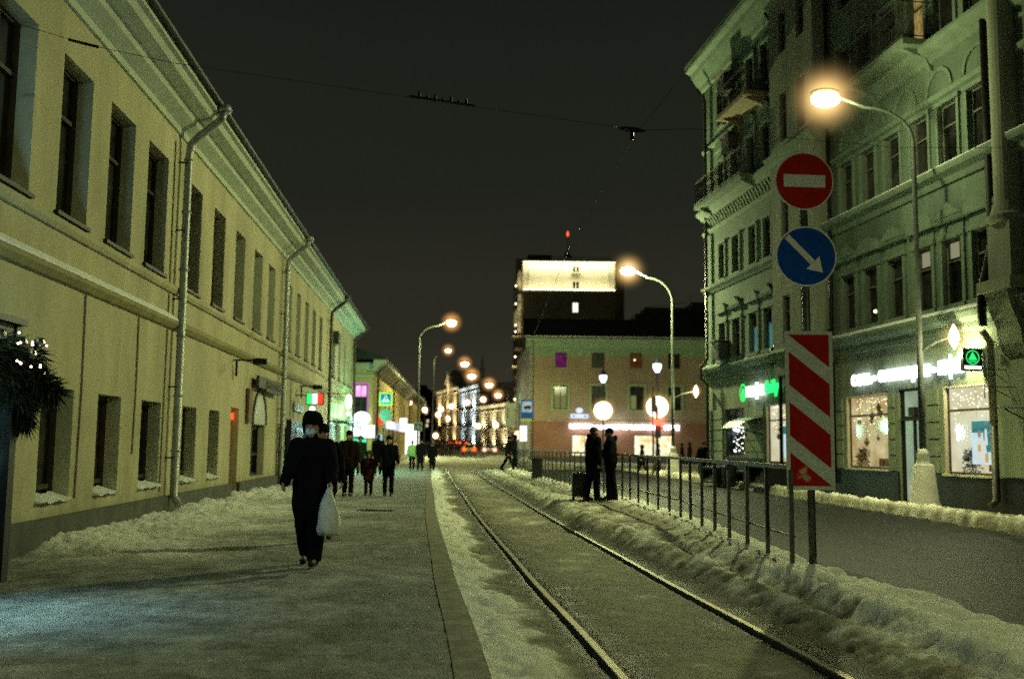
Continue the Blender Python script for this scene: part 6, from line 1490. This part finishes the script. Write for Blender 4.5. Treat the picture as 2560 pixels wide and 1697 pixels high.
    for i in (0, 1):
        q = MB(); pt = (legs[i][0] - legs[i][1]) * .55; fw = V((0, math.cos(pt), math.sin(pt))); up = V((0, -math.sin(pt), math.cos(pt)))
        q.cap(S(ank[i] + up * .10), .062 * k, S(ank[i]), .058 * k); q.cap(S(ank[i] - fw * .04 - up * .035), .05 * k, S(ank[i] + fw * .16 - up * .042), .042 * k); q.cap(S(ank[i] + fw * .05 - up * .02), .05 * k, S(ank[i] + fw * .12 - up * .035), .042 * k)
        remeshed('boot', q, shoe, root, .012, 2)
    # --- coat
    c = MB(); P_ = puff
    for s in (.085, -.085): c.cap(S(L_(1.36) + V((s, 0, 0))), .125 * k * P_, S(L_(1.05) + V((s, 0, 0))), .122 * k * P_)
    c.cap(S(sh[0] + V((-.02, 0, -.015))), .088 * k * P_, S(sh[1] + V((.02, 0, -.015))), .088 * k * P_)
    c.cap(S(L_(1.44) + V((.07, -.01, 0))), .085 * k, S(L_(1.44) - V((.07, .01, 0))), .085 * k)
    for i, s in enumerate((1, -1)):
        c.cap(S(sh[i]), .086 * k * P_, S(el[i]), .074 * k * P_); c.cap(S(el[i]), .074 * k * P_, S(wr[i] - hd[i] * .015), .058 * k * P_)
        hz = hem + off.z
        t = min(1, max(0, (pel.z - hz) / .44)); lg = hp[i].lerp(kn[i], t); lg = V((lg.x * 1.0, lg.y * .75, hz + .06))
        c.cap(S(L_(1.08) + V((.08 * s, 0, 0))), .125 * k * P_, S(lg), (.118 + .05 * (skirt - 1)) * k * P_)
    c.cap(S(L_(1.02)), .14 * k * P_, S(V((0, (hp[0].y + hp[1].y) / 2, hem + off.z + .06))), .13 * k * skirt)
    if collar: c.cap(S(L_(1.49)), .086 * k, S(L_(1.525) + V((0, .01, 0))), .082 * k)
    if hood: c.cap(S(L_(1.50) + V((0, -.10, 0))), .085 * k, S(L_(1.54) + V((0, -.13, 0))), .075 * k); c.cap(S(L_(1.50) + V((.07, -.06, 0))), .07 * k, S(L_(1.50) + V((-.07, -.06, 0))), .07 * k)
    remeshed('coat', c, coat, root, .016 if near else .02, 4, .014 * P_)
    if open_front:
        q = MB(); q.cap(S(L_(1.38) + V((.0, .115, 0))), .045 * k, S(L_(.95) + V((0, .135, 0))), .06 * k); remeshed('sweater', q, open_front, root, .012, 3)
    if scarf: q = MB(); q.cap(S(L_(1.50) + V((.03, .03, 0))), .08 * k, S(L_(1.50) - V((.03, -.03, 0))), .08 * k); remeshed('scarf', q, scarf, root, .014, 3, .01)
    # --- headwear or hair
    q = MB(); hm = hatm or hair
    if hat == 'fur':
        q.ball(hv(0, -.012, .110), .128 * k * hR, .142 * k * hR, .080 * k * hR); q.ball(hv(0, -.01, .145), .110 * k * hR, .122 * k * hR, .085 * k * hR); q.cap(hv(-.06, .075, .085), .045 * k, hv(.06, .075, .085), .045 * k)
        for s in (1, -1): q.cap(hv(.098 * s, -.01, .06), .035 * k, hv(.094 * s, -.02, -.04), .024 * k)
        remeshed('fur_hat', q, hm, root, .012, 3, .012)
    elif hat == 'beanie':
        q.ball(hv(0, -.015, .075), .098 * k * hR, .115 * k * hR, .095 * k * hR); q.cap(hv(-.03, .05, .062), .05 * k * hR, hv(.03, .05, .062), .05 * k * hR); remeshed('knit_hat', q, hm, root, .012, 3, .004)
    elif hat == 'hood':
        q.ball(hv(0, -.04, .03), .125 * k * hR, .135 * k * hR, .15 * k * hR)
        for t in range(8): a_ = PI * t / 7; q.cap(hv(.105 * math.cos(a_), .055, .02 + .125 * math.sin(a_)), .032 * k, hv(.108 * math.cos(a_), .02, .02 + .125 * math.sin(a_)), .03 * k)
        remeshed('hood', q, hm, root, .014, 3, .012)
    else:
        q.ball(hv(0, -.022, .060), .090 * k * hR, .106 * k * hR, .090 * k * hR); q.cap(hv(0, -.07, .03), .06 * k * hR, hv(0, -.06, -.05), .045 * k * hR); q.ball(hv(0, .035, .095), .062 * k, .05 * k, .035 * k); remeshed('hair', q, hm, root, .011, 3, .006)
    if mask:
        q = MB(); q.ball(hv(0, .068, -.042), .066 * k, .052 * k, .052 * k); q.cap(hv(-.078, .01, -.03), .009 * k, hv(-.04, .07, -.03), .012 * k, 8); q.cap(hv(.078, .01, -.03), .009 * k, hv(.04, .07, -.03), .012 * k, 8); remeshed('face_mask', q, maskm, root, .008, 2)
    root['_w'] = 0; del root['_w']
    return root, [V(S(w + d_ * .1)) for w, d_ in zip(wr, hd)]

# the near walker with the white bag
FRONT = PI   # facing the viewer
p0, hands = person((-2.44, 12.35, .05), FRONT - .05, 1.76, 'person in black coat, fur hat and pale blue mask walking forward with a white bag', legs=((-.06, .40), (.20, .08)), arms=((.10, .22, .75), (.35, .30, .40)), hem=.60, puff=1.17, skirt=1.05, bulk=1.35, hat='fur', hatm=fur, mask=True, lean=.06, near=True, coat=blk, pants=blk)
bag_l = p0.location + Matrix.Rotation(FRONT - .05, 3, 'Z') @ hands[1]
bag = thing('carrier_bag', (bag_l.x, bag_l.y, bag_l.z), 'crumpled white plastic carrier bag held by the near walking person', 'bag')
q = MB(); rows = []
bx0, by0, bz0 = bag_l.x - .02, bag_l.y - .06, bag_l.z
n = 18
for zz, rx, ry in ((.02, .018, .016), (-.06, .05, .035), (-.16, .085, .05), (-.28, .11, .07), (-.40, .13, .085), (-.48, .135, .09), (-.52, .11, .07), (-.53, .05, .03)):
    for i in range(n):
        a_ = 2 * PI * i / n; wob = 1 + .14 * math.sin(3 * a_ + zz * 14) + .07 * math.sin(7 * a_ - zz * 30)
        q.v.append((bx0 + rx * math.cos(a_) * wob, by0 + ry * math.sin(a_) * wob, bz0 + zz + .012 * math.sin(5 * a_)))
for j in range(7):
    for i in range(n): q.f.append((j * n + i, j * n + (i + 1) % n, (j + 1) * n + (i + 1) % n, (j + 1) * n + i))
q.f.append(tuple(range(7 * n, 8 * n)))
q.build('bag', mat('bag_white', (.55, .56, .53), (.70, .71, .68), 9, .5, .5, 25), bag, smooth=True)
q = MB(); q.tube([(bx0 - .015, by0, bz0 + .0), (bx0 - .02, by0, bz0 + .06), (bx0 + .02, by0, bz0 + .06), (bx0 + .015, by0, bz0)], .008, 6); q.build('handle', mat('bag_white', (0, 0, 0)), bag)
person((-2.84, 15.2, .06), FRONT, 1.70, 'person in dark coat and knit hat walking close behind the masked walker', legs=((.2, .1), (-.2, .3)), arms=((.1, .25, .3), (.1, .3, .3)), hem=.7, puff=1.15, hat='beanie', hatm=brn, near=True, coat=blk)
person((-4.55, 28.2, .05), FRONT - .05, 1.76, 'person in dark brown jacket and cap leading a small child by the hand', legs=((.02, .05), (.12, .06)), arms=((.05, .16, .1), (.12, .30, .12)), hem=.72, puff=1.1, hat='beanie', hatm=blk, coat=brn)
person((-4.02, 28.5, .05), FRONT, 1.20, 'small child in a maroon winter coat holding the adult hand', legs=((.1, .05), (-.05, .1)), arms=((.05, .15, .15), (.2, .95, .1)), hem=.62, puff=1.15, hat='hood', hatm=gry, coat=maroon, pants=brn)
person((-3.45, 28.4, .05), FRONT + .05, 1.64, 'slim person in black jacket, knit hat and narrow trousers right of the child', legs=((.08, .05), (-.02, .12)), arms=((.1, .22, .7), (.1, .25, .6)), hem=.80, hat='beanie', hatm=blk, coat=navy)
person((-6.15, 46.5, .05), .1, 1.84, 'tall dark person walking away behind the slim person', legs=((.2, .1), (-.2, .25)), hem=.80, puff=1.15, hat=None, coat=blk)
person((-7.0, 46.6, .05), FRONT + .3, 1.74, 'person lit green by the neon beside the corner shop', legs=((.1, .1), (-.1, .2)), hem=.7, puff=1.1, hat='hood', hatm=neon_lit, coat=neon_lit)  # green neon light is painted into the coat and hood colour
person((-5.6, 57, .02), 0.1, 1.62, 'person in a lime green jacket walking away up the street', legs=((.18, .1), (-.15, .25)), arms=((.1, .3, .3), (-.1, .25, .2)), hem=.84, puff=1.15, hat='beanie', hatm=blk, coat=lime)
person((-5.0, 55.5, .02), -.1, 1.70, 'person in a long black coat beside the lime jacket', legs=((.15, .1), (-.15, .2)), hem=.5, puff=1.1, hat='beanie', hatm=blk, coat=blk, skirt=1.1)
person((-4.70, 60.5, .02), FRONT, 1.68, 'dark person half hidden between the long black coat and the short dark coat', hem=.7, puff=1.1, hat='beanie', hatm=gry, coat=blk)
person((-4.42, 56.5, .02), .1, 1.52, 'short person in a flared dark coat, rightmost of the group by the track', legs=((.2, .1), (-.2, .3)), hem=.55, puff=1.12, hat='beanie', hatm=blk, coat=blk, skirt=1.2)
# couple waiting on the platform
person((1.98, 24.1, .22), .25 - PI / 2 + .2, 1.72, 'person in open padded jacket over a pale sweater, waiting beside a suitcase', legs=((.1, .06), (-.12, .06)), arms=((-.02, .1, .1), (.1, .1, 1.0)), hem=.82, puff=1.28, bulk=1.15, hat=None, coat=blk, pants=navy, hood=True, open_front=olive, near=True)
person((2.41, 24.2, .22), PI / 2 - .05, 1.68, 'person in hooded black jacket with arms folded, facing the partner on the platform', legs=((.06, .05), (-.1, .05)), arms=((.1, .2, 1.5), (.1, .2, 1.5)), hem=.80, puff=1.32, bulk=1.15, hat='beanie', hatm=blk, coat=blk, hood=True, near=True)
cs = thing('suitcase', (1.66, 24.3, .24), 'dark upright hard suitcase standing at the left person of the waiting couple', 'suitcase')
q = MB(); q.box(1.49, 1.83, 24.25, 24.50, .30, .88); q.build('shell', mat('case_black', (.012, .014, .016), (.03, .032, .035), 8, .4), cs, bevel=.03)
q = MB(); q.tube([(1.56, 24.38, .88), (1.56, 24.38, 1.0), (1.76, 24.38, 1.0), (1.76, 24.38, .88)], .012, 6); q.build('handle', M['steel'], cs)
for xx in (1.53, 1.79): q = MB(); q.ball((xx, 24.36, .262), .04, .02, .04); q.build('wheel', M['iron'], cs)
person((-.12, 51.0, .2), -PI / 2 - .2, 1.74, 'dark person striding to the left at the far end of the railing', legs=((.42, .1), (-.40, .15)), arms=((-.2, .2, .5), (.4, .2, .9)), hem=.78, puff=1.15, hat='beanie', hatm=blk, coat=blk)
person((.22, 52.6, .2), PI / 2, 1.78, 'dark person with a raised arm behind the striding person at the bus stop', legs=((.1, .1), (-.1, .1)), arms=((.9, .2, .9), (.2, .2, .9)), hem=.78, puff=1.15, hat='hood', hatm=blk, coat=blk)
person((8.28, 42.9, .15), FRONT - .4, 1.52, 'stout person in a wide dark cape coat standing at the corner of the green building', legs=((.02, .02), (-.02, .02)), arms=((.2, .35, .5), (.2, .35, .5)), hem=.25, puff=1.45, skirt=1.5, hat='beanie', hatm=blk, coat=blk)
person((7.55, 57.5, .0), PI / 2, 1.55, 'short dark person walking past the gold lit window of the pink building', legs=((.25, .1), (-.2, .25)), hem=.55, puff=1.1, hat='hood', hatm=navy, coat=blk, skirt=1.15)
person((8.45, 57.6, .0), -PI / 2, 1.62, 'dark person standing under the traffic light', hem=.6, puff=1.1, hat='beanie', hatm=blk, coat=blk)
person((13.6, 79.5, -.01), PI / 2, 1.72, 'dark person before the red wall, the left one of the two at the right', legs=((.1, .1), (-.1, .2)), hem=.6, puff=1.15, hat='hood', hatm=blk, coat=blk)
person((14.25, 79.8, -.01), -PI / 2, 1.80, 'dark person before the red wall, the right one of the two nearest the corner', legs=((.1, .1), (-.1, .2)), hem=.6, puff=1.2, hat='hood', hatm=brn, coat=brn)

# ================================================================== CARS
def car(x, y, z, rz, label, paint, tail, tstr, taxi=False, group='cars driving away up the street'):
    r = thing('car', (x, y, z), label, 'car', group, rz)
    prof = [(-2.2, .28), (2.15, .28), (2.22, .55), (2.1, .78), (1.2, .92), (.55, 1.38), (.2, 1.45), (-1.0, 1.44), (-1.75, 1.0), (-2.15, .96), (-2.25, .6)]   # (along +y forward, z)
    def slab(pr, w0, w1, name, m, bev=0.0):
        q = MB(); k = len(pr)
        vs = []
        for s in (-1, 1):
            for yy, zz in pr:
                w = w0 if zz < .95 else w0 + (w1 - w0) * (zz - .95) / .5
                vs.append((s * w, yy, zz))
        q.add(vs, [tuple(range(k))[::-1], tuple(range(k, 2 * k))] + [(i, (i + 1) % k, (i + 1) % k + k, i + k) for i in range(k)])
        return q.build(name, m, r, local=True, bevel=bev)
    slab(prof, .90, .68, 'body', paint, .04)
    gm = mat('car_glass', (.006, .007, .008), (.015, .016, .018), 3, .08, spec=.6)
    q = MB(); q.quad((-.60, -1.70, 1.05), (.60, -1.70, 1.05), (.55, -1.13, 1.405), (-.55, -1.13, 1.405)); q.v = [(a, b - .05, c + .02) for a, b, c in q.v]; q.build('rear_window', gm, r, local=True)
    q = MB(); q.quad((-.62, 1.14, 1.0), (.62, 1.14, 1.0), (.56, .62, 1.36), (-.56, .62, 1.36)); q.v = [(a, b + .05, c + .02) for a, b, c in q.v]; q.build('windscreen', gm, r, local=True)
    for s in (-1, 1):
        q = MB(); q.quad((s * .905, 1.0, .98), (s * .905, -1.4, .98), (s * .735, -1.0, 1.37), (s * .735, .4, 1.37)); q.build('side_window', gm, r, local=True)
        for yy in (-1.35, 1.35):
            q = MB()
            ring_ = [(.31 * math.cos(t), .31 * math.sin(t)) for t in [2 * PI * i / 20 for i in range(20)]]
            q.add([(s * .70, yy + a, .31 + b) for a, b in ring_] + [(s * .905, yy + a, .31 + b) for a, b in ring_], [tuple(range(20)), tuple(range(20, 40))] + [(i, (i + 1) % 20, (i + 1) % 20 + 20, i + 20) for i in range(20)])
            w_ = q.build('wheel', M['black'], r, local=True)
            q = MB(); q.poly([(s * .91, yy + a * .6, .31 + b * .6) for a, b in ring_]); q.build('rim', M['steel'], w_, local=True)
        q = MB(); q.hexa([(s * .52, -2.30, .66), (s * .86, -2.30, .66), (s * .86, -2.10, .66), (s * .52, -2.10, .66), (s * .56, -2.28, .90), (s * .86, -2.28, .90), (s * .86, -2.10, .90), (s * .56, -2.10, .90)]); t_ = q.build('tail_light', emis('tail_%s' % tail[0], tail[1], tstr), r, local=True)
        hz_ = halo(r, (0, 0, 0), .62, halo_mat('halo_tail_%s' % tail[0], tail[1], 3.0 if tstr > 1 else .1, 2.0)); hz_.location = (s * .70, -2.36, .78)
        q = MB(); q.hexa([(s * .55, 2.0, .60), (s * .86, 2.0, .60), (s * .86, 2.23, .60), (s * .55, 2.23, .60), (s * .55, 2.0, .76), (s * .86, 2.0, .76), (s * .86, 2.19, .76), (s * .55, 2.19, .76)]); q.build('headlight', emis('headlight', (1, .95, .8), 2), r, local=True)
    q = MB(); q.box(-.88, .88, -2.31, -2.2, .30, .52); q.build('bumper', M['plinth'], r, local=True)
    q = MB(); q.box(-.26, .26, -2.285, -2.24, .66, .77); q.build('number_plate', mat('plate_white2', (.5, .5, .46), None, rough=.5), r, local=True)
    if taxi: q = MB(); q.box(-.2, .2, -.45, -.25, 1.455, 1.58); q.build('roof_sign', emis('taxi_sign', (1, .8, .3), .8), r, local=True)
    return r
red = ('red', (1, .10, .03)); pinkw = ('pink', (1, .36, .24))
car(-5.75, 138, 0, .05, 'yellow taxi with red tail lights, nearer left of the two leading cars', mat('car_yellow', (.45, .30, .05), (.5, .34, .07), 2, .35), red, 2.6, True)
car(-2.95, 137, 0, .05, 'pale car with glaring brake lights beside the yellow taxi', mat('car_silver', (.3, .3, .3), (.36, .36, .36), 2, .3), pinkw, 5)
car(-10.1, 136, 0, .1, 'dark car parked on the left among the lamp posts', mat('car_black', (.012, .012, .014), (.02, .02, .022), 2, .25), ('dim', (.25, .02, .01)), .3)
car(-13.5, 232, 1.05, .15, 'distant car with red tail lights, left of the far pair', mat('car_dark', (.03, .03, .035), None, rough=.3), red, 2.6)
car(-11.0, 226, 1.0, .15, 'distant car with red tail lights, right of the far pair', mat('car_dark', (.03, .03, .035), None, rough=.3), red, 2.6)
